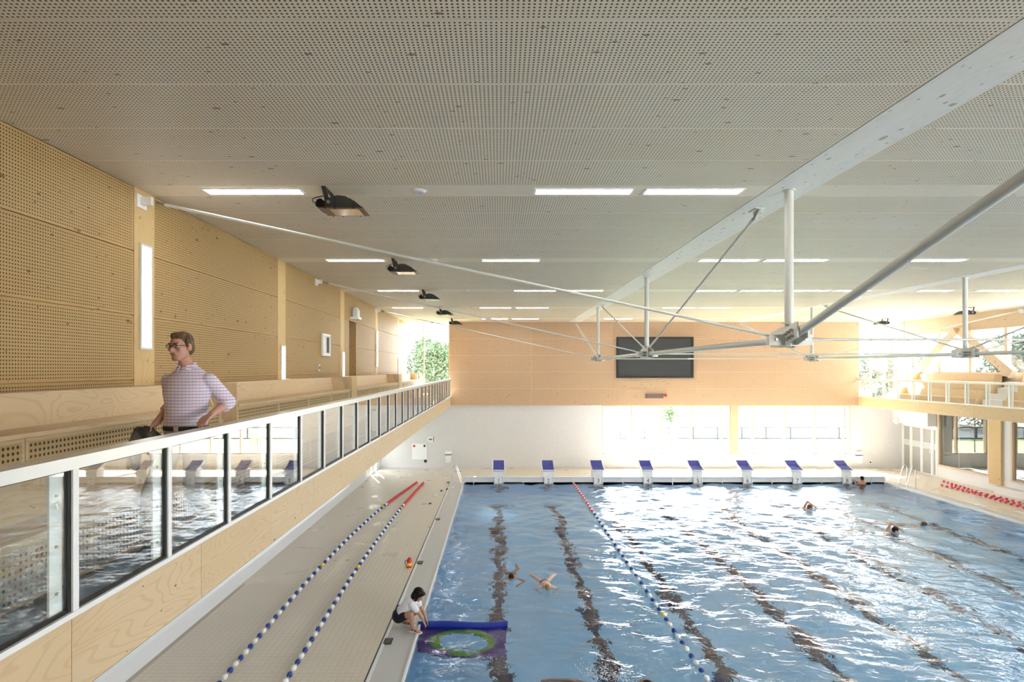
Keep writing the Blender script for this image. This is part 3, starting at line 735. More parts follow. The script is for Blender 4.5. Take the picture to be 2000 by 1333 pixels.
# recessed ceiling lamps: x ranges in each strip
LAMPS = {1: [(-3.63, -2.41), (.436, 1.66), (1.79, 3.01)],
         2: [(-3.48, -2.30), (-.35, .84), (4.04, 5.26), (5.36, 6.62), (8.23, 9.4)],
         3: [(-3.40, -2.22), (.42, 1.62), (1.74, 2.94), (5.54, 6.66), (6.76, 7.97), (8.06, 9.27), (9.36, 10.4), (11.75, 12.7), (13.4, 14.6)],
         4: [(-3.82, -2.70), (-.70, .46), (.60, 1.8), (5.86, 7.05), (7.2, 8.35), (11.75, 12.9)],
         5: [(-.76, .42), (.56, 1.77), (4.6, 5.86)]}
SN = {0: 'strip above the viewer', 1: 'strip with the big floodlight', 2: 'second light strip', 3: 'third light strip', 4: 'fourth light strip', 5: 'light strip before the end wall'}
for k, lst in LAMPS.items():
    y = STRIPS[k+1] if k else 2.72
    for i, (a, b) in enumerate(lst):
        z = ZC-.002
        g = empty('ceiling_lamp', ((a+b)/2, y, z)); tag(g, f'recessed white ceiling light, {ORD[i]} from the left in the {SN[k]}', 'ceiling light', 'recessed ceiling lights')
        fr = MB()
        for (p, q, r, t) in ((a, b, y-.12, y-.10), (a, b, y+.10, y+.12), (a, a+.025, y-.10, y+.10), (b-.025, b, y-.10, y+.10)): fr.box(p, q, r, t, z-.012, z)
        fr.obj('frame', 'whitem', g)
        MB().box(a+.025, b-.025, y-.10, y+.10, z-.008, z).obj('diffuser', 'lamp', g)
for k, x in ((1, -.99), (2, -1.33), (3, -.93), (4, -.95)):
    y = STRIPS[k+1]; g = empty('ceiling_speaker', (x, y, ZC)); tag(g, f'round pale loudspeaker grille in the {SN[k]}', 'loudspeaker', 'ceiling loudspeakers')
    MB().tube([(x, y, ZC), (x, y, ZC-.012)], .10, 24).obj('rim', 'whitem', g)
    MB().tube([(x, y, ZC-.012), (x, y, ZC-.02), (x, y, ZC-.023)], [.082, .075, .04], 24).obj('grille', 'plinth', g)

# floodlights
def floodlight(loc, s, label):
    g = empty('floodlight', loc); tag(g, label, 'floodlight', 'black floodlights under the ceiling')
    P = lambda p: [(s*a, b) for a, b in p]
    ya, yb = -.18, .18
    MB().prism(P([(-.05, -.052), (-.055, .02), (.024, .065), (.105, .086), (.197, .076), (.304, .02), (.41, -.062)]), ya, yb, 'y').obj('housing', 'dark', g, (0, 0, 0), True)
    MB().prism(P([(-.06, -.056), (-.06, .022), (-.10, .055), (-.145, .045), (-.172, .0), (-.165, -.035), (-.12, -.06)]), ya+.03, yb-.03, 'y').obj('gear_box', 'black', g, (0, 0, 0), True)
    MB().prism(P([(-.115, -.06), (.42, -.064), (.415, -.074), (-.11, -.072)]), ya-.012, yb+.012, 'y').obj('rim', 'floodrim', g, (0, 0, 0), True)
    MB().prism(P([(.0, -.073), (.355, -.075), (.355, -.078), (.0, -.077)]), ya+.025, yb-.025, 'y').obj('lens', 'floodglass', g, (0, 0, 0), True)
    rb = MB()
    for x in (.075, .30):
        for y in (ya-.004, yb+.001): rb.box(s*x-.006, s*x+.006, y, y+.003, -.06, .06 if x < .2 else .015)
    stuff(rb.obj('rib', 'black', g, (0, 0, 0), True))
    for y in (ya-.016, yb+.016):
        MB().prism(P([(-.03, -.03), (.03, -.03), (-.035, .19), (-.085, .19)]), y-.006, y+.006, 'y').obj('yoke_arm', 'dark', g, (0, 0, 0), True)
        MB().tube([(0, y-.014, 0), (0, y+.014, 0)], .022, 10).obj('pivot_bolt', 'bolt', g, (0, 0, 0), True)
    MB().box(min(-.085*s, -.035*s), max(-.085*s, -.035*s), ya-.022, yb+.022, .18, .19).obj('yoke_base', 'dark', g, (0, 0, 0), True)
    MB().tube([(-.06*s, -.2, .07), (-.14*s, -.2, .055), (-.19*s, -.2, .035), (-.185*s, -.19, .0), (-.15*s, -.15, -.01)], .006, 6).obj('cable', 'black', g, (0, 0, 0), True)
    ck = MB()
    for x in (-.04, .08, .3):
        for y in (ya-.012, yb+.012): ck.ell((s*x, y, -.072), .011, seg=6, rings=4)
    stuff(ck.obj('clip', 'black', g, (0, 0, 0), True)); return g
for k in range(1, 6):
    floodlight((-2.05 if k < 5 else -2.0, STRIPS[k+1], ZC-.19), 1, f'black floodlight on a yoke, {ORD[k-1]} of the row over the left gallery edge')
for k, n_ in ((5, 'black floodlight over the corner window of the right gallery'), (4, 'black floodlight beside the hanging steel post over the right gallery')):
    floodlight((16.85, STRIPS[k+1], ZC-.19), -1, n_)

# under-slung steel trusses
HZ = 5.03; PYS = [7.42, 14.55, 21.67]
def hexbolt(mb, c, d, r=.017, L=.03):
    c = Vector(c); d = Vector(d); mb.tube([c, c+d*L], r, 6); mb.tube([c+d*L, c+d*(L+.015)], r*.5, 6); return mb
def truss(X, label):
    g = empty('steel_truss', (X, 14, ZC)); tag(g, label, 'truss')
    zt = ZC-.004
    near, far_ = Vector((X, 1.2, 6.80)), Vector((X, 28.15, 6.80))
    hubs = [Vector((X, y, HZ)) for y in PYS]
    for y in PYS:
        MB().tube([(X, y, HZ+.20), (X, y, zt)], .053, 16).obj('post', 'steel', g)
        pf = MB(); pf.tube([(X, y, HZ+.19), (X, y, HZ+.203)], .085, 16); pf.tube([(X, y, HZ+.06), (X, y, HZ+.19)], .05, 12); pf.obj('post_foot', 'steel', g)
        MB().tube([(X, y, zt-.012), (X, y, zt)], .075, 16).obj('post_head', 'steel', g)
    pts = [near]+hubs+[far_]
    for a, b in zip(pts, pts[1:]):
        d = (b-a).normalized(); fat = .046
        MB().tube([a+d*(.18 if a in hubs else .1), b-d*(.18 if b in hubs else .1)], fat, 14).obj('chord', 'steel', g)
    for e_, h in ((near, hubs[0]), (far_, hubs[2])):
        d = (h-e_).normalized(); b = MB(); b.box(X-.06, X+.06, e_.y-.1, e_.y+.1, zt-.014, zt); b.prism([(e_.y-.08, zt-.014), (e_.y+.08, zt-.014), ((e_+d*.16).y, (e_+d*.16).z)], X-.012, X+.012, 'x'); b.obj('end_bracket', 'steel', g)
    for y, sg in ((8.33, -1), (20.77, 1)):
        b = MB(); b.box(X-.07, X+.07, y-.12, y+.12, zt-.014, zt); b.prism([(y-.10, zt-.014), (y+.10, zt-.014), (y-sg*.10, zt-.13), (y-sg*.18, zt-.13)], X-.012, X+.012, 'x'); b.obj('rod_bracket', 'steel', g)
        a = Vector((X, y-sg*.12, zt-.10)); h = hubs[1]+Vector((0, sg*.14, .12)); dd = (h-a).normalized()
        MB().tube([a, h], .02, 10).obj('diagonal_rod', 'steel', g)
        MB().tube([h-dd*.20, h-dd*.02], .03, 10).obj('rod_sleeve', 'steel', g); MB().tube([a, a+dd*.12], .028, 10).obj('rod_sleeve', 'steel', g)
    for i, h in enumerate(hubs):
        up0 = Vector((0, (pts[i]-h).y, (pts[i]-h).z)).normalized(); up2 = Vector((0, (pts[i+2]-h).y, (pts[i+2]-h).z)).normalized()
        for sx in (-1, 1):
            pl = MB(); x0, x1 = X+sx*.062-.007, X+sx*.062+.007
            A = [h+up0*.36+Vector((0, 0, .10)), h+up0*.36-Vector((0, 0, .085)), h-Vector((0, 0, .10)), h+up2*.36-Vector((0, 0, .085)), h+up2*.36+Vector((0, 0, .10)), h+Vector((0, .09, .15)), h+Vector((0, -.09, .15))]
            pl.prism([(p.y, p.z) for p in A], x0, x1, 'x'); po = pl.obj('gusset_plate', 'steel', g)
            bl = MB().tube([(0, 0, 0), (sx*.03, 0, 0)], .019, 6).tube([(sx*.03, 0, 0), (sx*.045, 0, 0)], .010, 6).mesh('bolt', ['bolt'])
            for u in (up0, up2):
                nv = Vector((0, -u.z, u.y))
                for q in (.11, .18, .25):
                    for w in (-.036, .036):
                        p = h+u*q+nv*w; inst('bolt', bl, (X+sx*.069, p.y, p.z), po)
        MB().box(X-.26, X+.26, h.y-.052, h.y+.052, h.z-.07, h.z+.06).obj('cross_sleeve', 'steel', g)
        sb = MB().tube([(0, 0, 0), (0, -.02, 0)], .018, 6).mesh('bolt', ['bolt'])
        for x in (-.18, .18): inst('bolt', sb, (X+x, h.y-.052, h.z), g)
        MB().box(X-.07, X+.07, h.y-.2, h.y+.2, h.z-.085, h.z-.073).obj('base_plate', 'steel', g)
    return g
truss((B1[0]+B1[1])/2, 'pale steel truss hung under the nearer white ceiling beam')
truss((B2[0]+B2[1])/2, 'pale steel truss hung under the ceiling beam near the right gallery')
c1, c2 = sum(B1)/2, sum(B2)/2
for k, y in enumerate(PYS):
    g = empty('tie_rod', (7.3, y, HZ)); tag(g, ('long pale tie rod crossing the hall from the first timber column', 'long pale tie rod crossing the hall through the middle steel hub', 'long pale tie rod crossing the hall just before the end wall')[k], 'rod', 'tie rods across the hall')
    zl = 6.73+.04*(k > 0)
    L, H1, H2, R = Vector((XL+.10, y, zl)), Vector((c1, y, HZ)), Vector((c2, y, HZ)), Vector((XR-.29, y, zl))
    for a, b, r in ((L, H1, .0175), (H1, H2, .016), (H2, R, .0175)):
        d = (b-a).normalized(); q0 = a+d*(.26 if a is not L else .1); q1 = b-d*(.26 if b is not R else .1)
        MB().tube([q0, q1], r, 10).obj('rod', 'steel', g)
        MB().tube([q0, q0+d*.10], r*1.5, 8).obj('rod_end', 'bolt' if a is L else 'steel', g)
    MB().tube([H1+(H2-H1)*.42, H1+(H2-H1)*.45], .027, 10).obj('turnbuckle', 'steel', g)
    for Pn, sx in ((L, 1), (R, -1)):
        b = MB(); b.box(Pn.x-sx*.10, Pn.x-sx*.085, y-.10, y+.10, zl-.09, zl+.07); b.box(Pn.x-sx*.085, Pn.x+sx*.04, y-.03, y+.03, zl-.05, zl+.05); b.obj('wall_bracket', 'whitem', g)

# scoreboard, clock strip, small wall fittings
g = empty('scoreboard', (7.3, YF-.2, 5.2)); tag(g, 'large blank black scoreboard screen on the timber end wall', 'screen')
xa, za = fw(1203, 738.5); xb, zb = fw(1351.5, 659)
yq = YF-.131
frame_box(MB(), 'y', yq-.06, .12, xa, xb, za, zb, .10).obj('frame', 'black', g)
MB().box(xa+.1, xb-.1, yq-.10, yq, za+.1, zb-.1).obj('display', 'screen', g)
g = empty('display_strip', (7.3, yq, 3.3)); tag(g, 'narrow brown display strip below the black scoreboard', 'display')
xa, za = fw(1259, 778); xb, zb = fw(1294, 769.5)
MB().box(xa, xb, yq-.05, yq, za, zb).obj('body', 'brown', g); MB().box(xa+.03, xb-.03, yq-.055, yq-.05, za+.03, zb-.03).obj('face', 'brown', g)
xa, za = fw(1298, 773)
g = empty('alarm_lamp', (xa, yq, za)); tag(g, 'little red alarm lamp beside the brown display strip', 'lamp')
MB().ell((xa, yq-.05, za), (.07, .05, .07)).obj('dome', 'redp', g); MB().tube([(xa, yq, za), (xa, yq-.03, za)], .05, 12).obj('base', 'brown', g)
g = empty('access_hatch', fw(819, 898)[:1]+(YF, fw(819, 898)[1])); tag(g, 'square white access hatch with a small red sign on the tiled wall', 'hatch')
xa, za = fw(805, 898); xb, zb = fw(834, 867)
MB().box(xa, xb, YF-.03, YF, za, zb).obj('door', 'whitep', g)
MB().box(xa+.05, xa+.15, YF-.034, YF-.03, zb-.16, zb-.06).obj('red_sign', 'redp', g); MB().box(xb-.16, xb-.07, YF-.034, YF-.03, zb-.16, zb-.05).obj('lock', 'dark', g)
g = empty('control_panel', fw(842, 864)[:1]+(YF, fw(842, 864)[1])); tag(g, 'small grey control panel with a digital display on the tiled wall', 'panel')
xa, za = fw(835.5, 864); xb, zb = fw(850, 853)
MB().box(xa, xb, YF-.05, YF, za, zb).obj('body', 'whitem', g); MB().box(xa+.05, xb-.12, YF-.054, YF-.05, za+.08, zb-.08).obj('display', 'plinth', g)
for i in range(3):
    MB().box(xa+.07+.05*i, xa+.105+.05*i, YF-.058, YF-.054, za+.10, zb-.10).obj('digit', 'dark', g); MB().box(xb-.09, xb-.04, YF-.056, YF-.05, za+.03+.08*i, za+.08+.08*i).obj('button', 'dark', g)
def dispenser(px, py, label):
    x, z = fw(px, py); g = empty('towel_dispenser', (x, YF, z)); tag(g, label, 'dispenser')
    MB().prism([(x-.15, z), (x+.15, z), (x+.17, z+.06), (x+.13, z+.14), (x-.13, z+.14), (x-.17, z+.06)], YF-.14, YF, 'y').obj('cover', 'whitep', g)
    MB().box(x-.16, x+.16, YF-.145, YF-.02, z-.02, z).obj('slot', 'dark', g)
    MB().prism([(x-.11, z-.40), (x+.11, z-.40), (x+.15, z-.06), (x-.15, z-.06)], YF-.12, YF-.005, 'y').obj('basket', 'whitem', g)
dispenser(876, 887, 'white towel dispenser with basket on the wall beside the steel pool ladder')
dispenser(1676, 888, 'white towel dispenser with basket beside the garden window and last starting block')
for px, py, lb in ((831, 901, 'small black tap under the white access hatch'), (1699, 903, 'small round outlet low on the white tiled wall beside the last block')):
    x, z = fw(px, py); g = empty('wall_outlet', (x, YF, z)); tag(g, lb, 'outlet')
    MB().tube([(x, YF, z), (x, YF-.03, z)], .075, 14).obj('plate', 'whitem' if px > 1000 else 'dark', g); MB().tube([(x, YF-.03, z), (x, YF-.06, z-.01)], .035, 10).obj('nozzle', 'dark', g)
x, y = XR-.42, 28.0
g = empty('wall_speaker', (x, 28.3, 2.45)); tag(g, 'round white loudspeaker on the end of the white bulkhead', 'loudspeaker')
MB().ell((18.5, YF-.36, 2.23), (.13, .10, .13)).obj('case', 'whitem', g); MB().tube([(18.5, YF-.44, 2.23), (18.5, YF-.47, 2.23)], .085, 14).obj('grille', 'plinth', g)
# exit lamp, fire point, switch on the left wall
g = empty('exit_lamp', (XL+.1, 18.2, 6.15)); tag(g, 'pale emergency exit lamp above the dark doorway', 'lamp')
ex = XL+.13
MB().prism([(ex-.07, 6.22), (ex+.07, 6.22), (ex+.07, 6.42), (ex+.03, 6.5), (ex-.03, 6.5), (ex-.07, 6.42)], 17.95, 18.25, 'y').obj('housing', plain('pale_green_acrylic', (.62, .72, .68), .3), g)
MB().box(XL, XL+.24, 17.9, 18.3, 6.15, 6.22).obj('base', 'whitep', g)
g = empty('fire_point', (XL+.02, 15.15, 5.0)); tag(g, 'white framed alarm panel on the perforated wall before the doorway', 'panel')
frame_box(MB(), 'x', XL+.03, .05, 14.95, 15.6, 5.0, 5.55, .05).obj('frame', 'whitep', g); MB().box(XL, XL+.03, 15.0, 15.55, 5.05, 5.5).obj('board', 'alu', g); MB().box(XL+.03, XL+.04, 15.35, 15.5, 5.08, 5.47).obj('button_column', 'dark', g); MB().box(XL+.03, XL+.035, 15.05, 15.25, 5.12, 5.4).obj('label_card', 'whitem', g)
g = empty('light_switch', (XL, 14.6, 4.6)); tag(g, 'small pale switch under the white framed alarm panel', 'switch')
MB().box(XL, XL+.02, 14.72, 14.80, 4.62, 4.78).obj('plate', 'whitem', g); MB().box(XL+.02, XL+.03, 14.74, 14.78, 4.66, 4.74).obj('rocker', 'dark', g)

# starting blocks
def block(label, num):
    g = empty('starting_block', (0, 0, 0)); tag(g, label, 'starting block', 'starting blocks along the head wall')
    L = True
    MB().prism([(-.02, .0), (.36, .0), (.46, .50), (.05, .46), (-.06, .42), (-.06, .36)], -.21, .21, 'x').obj('pedestal', 'whitem', g, (0, 0, 0), L)
    MB().prism([(-.08, .465), (.60, .655), (.60, .69), (-.09, .50)], -.245, .245, 'x').obj('deck', 'whitem', g, (0, 0, 0), L)
    MB().prism([(-.07, .506), (.30, .609), (.30, .622), (-.07, .519)], -.225, .225, 'x').obj('front_mat', 'blue', g, (0, 0, 0), L)
    MB().prism([(.31, .61), (.58, .69), (.58, .80), (.34, .66)], -.225, .225, 'x').obj('rear_mat', 'blue', g, (0, 0, 0), L)
    for s in (-1, 1):
        MB().prism([(-.09, .49), (.62, .69), (.62, .83), (.55, .83), (.30, .66), (-.10, .525)], s*.245-.012, s*.245+.012, 'x').obj('side_plate', 'whitem', g, (0, 0, 0), L)
        MB().tube([(s*.27, .10, .08), (s*.27, .0, .36), (s*.27, .05, .44), (s*.27, .3, .5)], .013, 8).obj('side_rail', 'whitem', g, (0, 0, 0), L)
        MB().tube([(s*.17, -.09, .20), (s*.17, -.12, .12), (s*.17, -.12, -.13)], .028, 10).obj('grip_tube', 'plinth', g, (0, 0, 0), L)
    MB().prism([(-.17, .16), (.17, .16), (.19, .2), (.19, .31), (-.19, .31), (-.19, .2)], -.045, -.03, 'y').obj('front_plate', 'whitep', g, (0, 0, 0), L)
    MB().box(-.17, .17, -.112, -.10, -.08, .19).obj('number_plate', 'whitem', g, (0, 0, 0), L)
    return g
LW = ['one', 'two', 'three', 'four', 'five', 'six', 'seven', 'eight']
proto = None
for k in range(8):
    lab = f'white starting block with blue mats at lane {LW[k]}, numbered {LW[k]}'
    loc = (2.05*k, PY1+.06, .0)
    if proto is None: b = proto = block(lab, 1); proto.location = loc; WPOS[proto.name] = Vector(loc)
    else:
        b = copy_tree(proto, loc); b['label'] = lab
        for c in list(b.children):
            if c.name.startswith('number'):
                if 'plate' not in c.name: bpy.data.objects.remove(c)
    for nm, z, yy, sz in (('number', .055, -.1125, .24), ('number', .225, -.046, .12)):
        t = bpy.data.objects.new(nm, text_mesh(str(k+1), sz, 'navy')); COL.objects.link(t); t.parent = b; t.location = (0, yy, z); t.rotation_euler = (math.pi/2, 0, 0)

# ladders
def ladder(x, y, s, label):
    g = empty('pool_ladder', (x, y, 0)); tag(g, label, 'ladder')
    for dy in (0, .5):
        p = [(x+s*.16, y+dy, 0)]
        p += [(x+s*.16, y+dy, .5)]+[(x+s*(.08+.08*math.cos(a)), y+dy, .72+.10*math.sin(a)) for a in (0, .6, 1.2, 1.9, 2.6)]
        p += [(x-s*.20, y+dy, .10), (x-s*.26, y+dy, -.3), (x-s*.26, y+dy, -1.1)]
        MB().tube(p, .019, 10).obj('handrail', 'chrome', g)
        MB().tube([(x+s*.16, y+dy, 0), (x+s*.16, y+dy, .02)], .045, 12).obj('floor_flange', 'chrome', g)
    for z in (-.3, -.6, -.9): MB().box(x-s*.28-.04, x-s*.28+.04, y, y+.5, z-.015, z+.015).obj('tread', 'chrome', g)
    return g
ladder(PX0-.22, 23.7, -1, 'steel pool ladder at the corner beside the first starting block')
ladder(PX1+.22, 23.6, 1, 'steel pool ladder at the corner beside the red ropes')

# lane ropes
def spline(P, n=400):
    P = [np.array(p, float) for p in P]; P = [2*P[0]-P[1]]+P+[2*P[-1]-P[-2]]; out = []
    for i in range(1, len(P)-2):
        for t in np.linspace(0, 1, n, endpoint=False):
            a, b, c, d = P[i-1], P[i], P[i+1], P[i+2]
            out.append(.5*((2*b)+(-a+c)*t+(2*a-5*b+4*c-d)*t*t+(-a+3*b-3*c+d)*t**3))
    out.append(P[-2]); return np.array(out)
fl = MB().tube([(0, -.05, 0), (0, -.035, 0), (0, -.012, 0), (0, .012, 0), (0, .035, 0), (0, .05, 0)], [.012, .036, .044, .044, .036, .012], 8)
FM = {c: fl.mesh('float', [c]) for c in ('bluep', 'whitep', 'redp', 'pinkp', 'yellowp')}
def rope(name, pts, z, scheme, label, r=.044):
    c = spline(pts); seg = np.linalg.norm(np.diff(c, axis=0), axis=1); s = np.concatenate([[0], np.cumsum(seg)])
    at = lambda d: np.array([np.interp(d, s, c[:, 0]), np.interp(d, s, c[:, 1])])
    g = empty('lane_rope', (c[len(c)//2][0], c[len(c)//2][1], 0)); tag(g, label, 'lane rope', 'lane ropes')
    MB().tube([(q[0], q[1], z+.036) for q in c[::40]]+[(c[-1][0], c[-1][1], z+.036)], .007, 5).obj('cord', 'cable', g)
    d = .08; i = 0
    while d < s[-1] and i < 299:
        p = at(d); q = at(min(d+.02, s[-1])); a = math.atan2(q[1]-p[1], q[0]-p[0])-math.pi/2
        colr, stp = scheme(d, i)
        if colr:
            o = inst('float', FM[colr], (p[0], p[1], z+.044), g); o.rotation_euler = (0, 0, a)
        d += stp; i += 1
    return g
def deck_s(d, i, red=4.0):
    if d < red: return ('redp', .105)
    if i % 30 == 10: return ('yellowp', .2)
    return ('bluep' if i % 2 else 'whitep', .2)
rope('lane_rope', [(-3.33, 24.7), (-3.84, 20.7), (-4.07, 17.3), (-4.16, 14.4), (-4.17, 12.3), (-4.12, 9.34), (-4.05, 7.5)], 0, deck_s, 'blue and white lane rope with red end lying on the deck nearer the white wall')
rope('lane_rope', [(-3.06, 24.6), (-3.24, 20.4), (-3.28, 17), (-3.28, 13.78), (-3.22, 11.22), (-3.16, 9.14), (-3.12, 7.5)], 0, deck_s, 'blue and white lane rope with red end lying on the deck nearer the pool')
rope('lane_rope', [(3.08, 24.85), (3.1, 20), (3.12, 14), (3.16, 9), (3.16, 6)], -.075, lambda d, i: ('pinkp' if i % 3 else 'whitep', .14) if d < 5 else (('yellowp', .24) if i % 40 == 30 else ('bluep' if i % 2 else 'whitep', .24)), 'floating lane rope between the second and third lanes')
rr = lambda d, i: ('pinkp', .26)
rope('lane_rope', [(18.3, 24.9), (18.15, 23.6), (17.98, 22.6), (18.05, 21.4), (17.95, 19), (17.8, 16)], 0, rr, 'red lane rope on the deck running closest to the corridor windows')
rope('lane_rope', [(17.62, 24.1), (17.66, 23), (17.7, 22.1), (17.52, 20.6), (17.5, 18.5), (17.5, 16)], 0, rr, 'red lane rope on the deck running closest to the pool edge by the ladder')
rope('lane_rope', [(17.95, 24.0), (17.75, 22.9), (17.85, 21.9), (17.75, 20.6), (17.8, 18.5), (17.65, 16)], 0, rr, 'red lane rope snaking on the deck between the two others')

# deck clutter
g = empty('rescue_canister', (-2.10, 14.17, 0)); tag(g, 'red plastic jug with a yellow label standing on the deck', 'jug')
q = Vector((-2.10, 14.2, 0))
MB().tube([q, q+Vector((0, 0, .01)), q+Vector((0, 0, .15)), q+Vector((0, 0, .19)), q+Vector((0, 0, .2))], [.055, .062, .062, .05, .03], 16).obj('body', 'redp', g)
MB().tube([q+Vector((0, 0, .05)), q+Vector((0, 0, .12))], .064, 16).obj('label_band', 'yellowp', g)
MB().tube([q+Vector((0, 0, .2)), q+Vector((0, 0, .23))], .04, 12).obj('cap', 'redp', g)
MB().tube([q+Vector((-.055, 0, .05)), q+Vector((-.10, 0, .07)), q+Vector((-.10, 0, .15)), q+Vector((-.055, 0, .18))], .010, 8).obj('handle', 'dark', g)
for i, (px, py) in enumerate(((820, 1100), (758, 1254), (855, 1015))):
    d = EYE*F/(py-721); x = (px-974)*d/F
    g = empty('gutter_drain', (x, d, 0)); tag(g, ('square dark drain beside the red jug', 'square dark drain behind the crouching woman', 'square dark drain further along the gutter towards the ladder')[i], 'drain', 'drains beside the gutter')
    MB().box(x-.07, x+.07, d-.11, d+.11, .001, .014).obj('frame', 'dark', g)
    gg = MB()
    for k in range(5): gg.box(x-.055, x+.055, d-.09+.04*k, d-.075+.04*k, .014, .018)
    stuff(gg.obj('grate', 'bolt', g))
for i, (px, py) in enumerate(((875, 944), (873, 957), (862, 960), (840, 985))):
    d = EYE*F/(py-721); x = (px-974)*d/F
    g = empty('floor_peg', (x, d, 0)); tag(g, ('dark floor peg closest to the steel ladder', 'dark floor peg just before the ladder peg', 'dark floor peg furthest from the gutter', 'dark floor peg standing alone halfway to the drain')[i], 'peg', 'floor pegs')
    MB().tube([(x, d, 0), (x, d, .03)], .05, 12).obj('socket', 'dark', g); MB().tube([(x, d, .03), (x+.03, d, .06)], .02, 8).obj('pin', 'bolt', g)

# sail with hole hanging from a float bar in the water
g = empty('practice_sail', (-.6, 11.1, 0)); tag(g, 'purple swimming practice sail with a holed middle hanging from a blue float bar', 'sail')
b = MB()
xs = np.linspace(-1.47, .16, 12)
b.tube([(x, 11.05+.02*math.sin(3*x), -.012+.012*math.sin(5*x)) for x in xs], .062, 14); b.obj('float_bar', 'tarp', g)
def sail_mesh():
    mb = MB(); n, m = 30, 18; P = {}
    for i in range(n+1):
        for j in range(m+1):
            u, v = i/n, j/m
            x = -1.44+1.58*u; z = -.06-.80*v*(.75+.35*u); y = 11.03-.42*v+.05*math.sin(6*u+2*v)*v
            P[i, j] = (x, y, z)
    for i in range(n):
        for j in range(m):
            u, v = (i+.5)/n, (j+.5)/m
            if ((u-.5)*2.4)**2+((v-.5)*2.2)**2 < .42: continue
            mb.add([P[i, j], P[i+1, j], P[i+1, j+1], P[i, j+1]], [(0, 1, 2, 3)], uvs=[[(i/n, j/m), ((i+1)/n, j/m), ((i+1)/n, (j+1)/m), (i/n, (j+1)/m)]])
    return mb
so = sail_mesh().obj('sail_cloth', 'sail', g)
md = so.modifiers.new('t', 'SOLIDIFY'); md.thickness = .006
MB().box(-1.44, .15, 11.02, 11.06, -.16, -.05).obj('sail_hem', 'tarp', g)

# ------------------------------------------------------------------ people
V = Vector
def basis(fwd, up=(0, 0, 1)):
    f = V(fwd).normalized(); u = V(up); r = f.cross(u).normalized(); u = r.cross(f).normalized(); return r, f, u     # right, forward, up
def head(mb, c, fwd, up=(0, 0, 1), k=1.0):
    c = V(c); r, f, u = basis(fwd, up); R = Matrix((r, f, u)).transposed(); P = lambda a, b, d: c+(r*a+f*b+u*d)*k
    mb.ell(P(0, -.012, .03), (.075*k, .094*k, .086*k), rot=R, seg=18, rings=12)
    mb.ell(P(0, .018, -.03), (.063*k, .070*k, .080*k), rot=R, seg=16, rings=10)
    mb.ell(P(0, .052, -.085), (.032*k, .030*k, .026*k), rot=R)
    mb.cap2(P(-.05, -.0, -.06), .024*k, P(-.018, .055, -.09), .022*k); mb.cap2(P(.05, -.0, -.06), .024*k, P(.018, .055, -.09), .022*k)
    mb.cap2(P(0, .080, .012), .010*k, P(0, .102, -.026), .0155*k)
    mb.ell(P(-.012, .088, -.03), .010*k); mb.ell(P(.012, .088, -.03), .010*k)
    mb.cap2(P(-.04, .072, .026), .012*k, P(.04, .072, .026), .012*k)
    mb.cap2(P(-.018, .080, -.055), .008*k, P(.018, .080, -.055), .008*k)
    for s in (-1, 1): mb.ell(P(s*.045, .066, -.018), (.022*k, .016*k, .018*k), rot=R); mb.ell(P(s*.078, -.012, -.005), (.010*k, .022*k, .032*k), rot=R)
    return P, R
def hand(mb, w, d, p, th, k=1.0, curl=.5):
    """wrist, pointing direction, palm-facing direction, thumb side"""
    w = V(w); d = V(d).normalized(); p = V(p); p = (p-d*p.dot(d)).normalized(); t = d.cross(p).normalized()
    if t.dot(V(th)) < 0: t = -t
    for q in (-.026, -.009, .009, .026): mb.cap2(w+t*q*.7*k, .013*k, w+d*.085*k+t*q*1.12*k, .0125*k, 8)
    for q, L in ((.030, .92), (.010, 1.0), (-.010, .95), (-.029, .76)):
        b = w+d*.088*k+t*q*k; a = .2
        for seg, rad in ((.042*L, .0095), (.028*L, .0088), (.022*L, .0078)):
            e = b+(d*math.cos(a)+p*math.sin(a)+t*q*.8)*seg*k; mb.cap2(b, rad*k, e, rad*.93*k, 8); b = e; a += curl
    b = w+d*.02*k+t*.026*k; dd = (d*.62+t*.72+p*.25).normalized()
    e = b+dd*.045*k; mb.cap2(b, .0125*k, e, .011*k, 8); dd2 = (d*.8+t*.35+p*.5).normalized(); e2 = e+dd2*.032*k; mb.cap2(e, .0105*k, e2, .0095*k, 8); mb.cap2(e2, .0095*k, e2+dd2*.024*k, .008*k, 8)
def foot(mb, ank, dr, k=1.0, grow=0.0):
    a = V(ank); d = V(dr).normalized()
    heel = a-d*.045*k; heel.z = a.z-.052*k; ball = a+d*.12*k; ball.z = a.z-.058*k; toe = a+d*.185*k; toe.z = a.z-.064*k; s = V((-d.y, d.x, 0))
    mb.cap2(a, .038*k+grow, heel, .034*k+grow); mb.cap2(a+d*.02, .036*k+grow, ball, .030*k+grow)
    for q in (-.024, 0, .024): mb.cap2(ball+s*q*k, .026*k+grow, toe+s*q*.8*k, .020*k+grow)
    mb.cap2(heel, .03*k+grow, ball, .03*k+grow)
def torso(mb, rings, n=20):
    mb.loft([(c, a, b, u, w) for c, a, b, u, w in rings], n)

def person(label, loc): g = empty('person', loc); return tag(g, label, 'person')

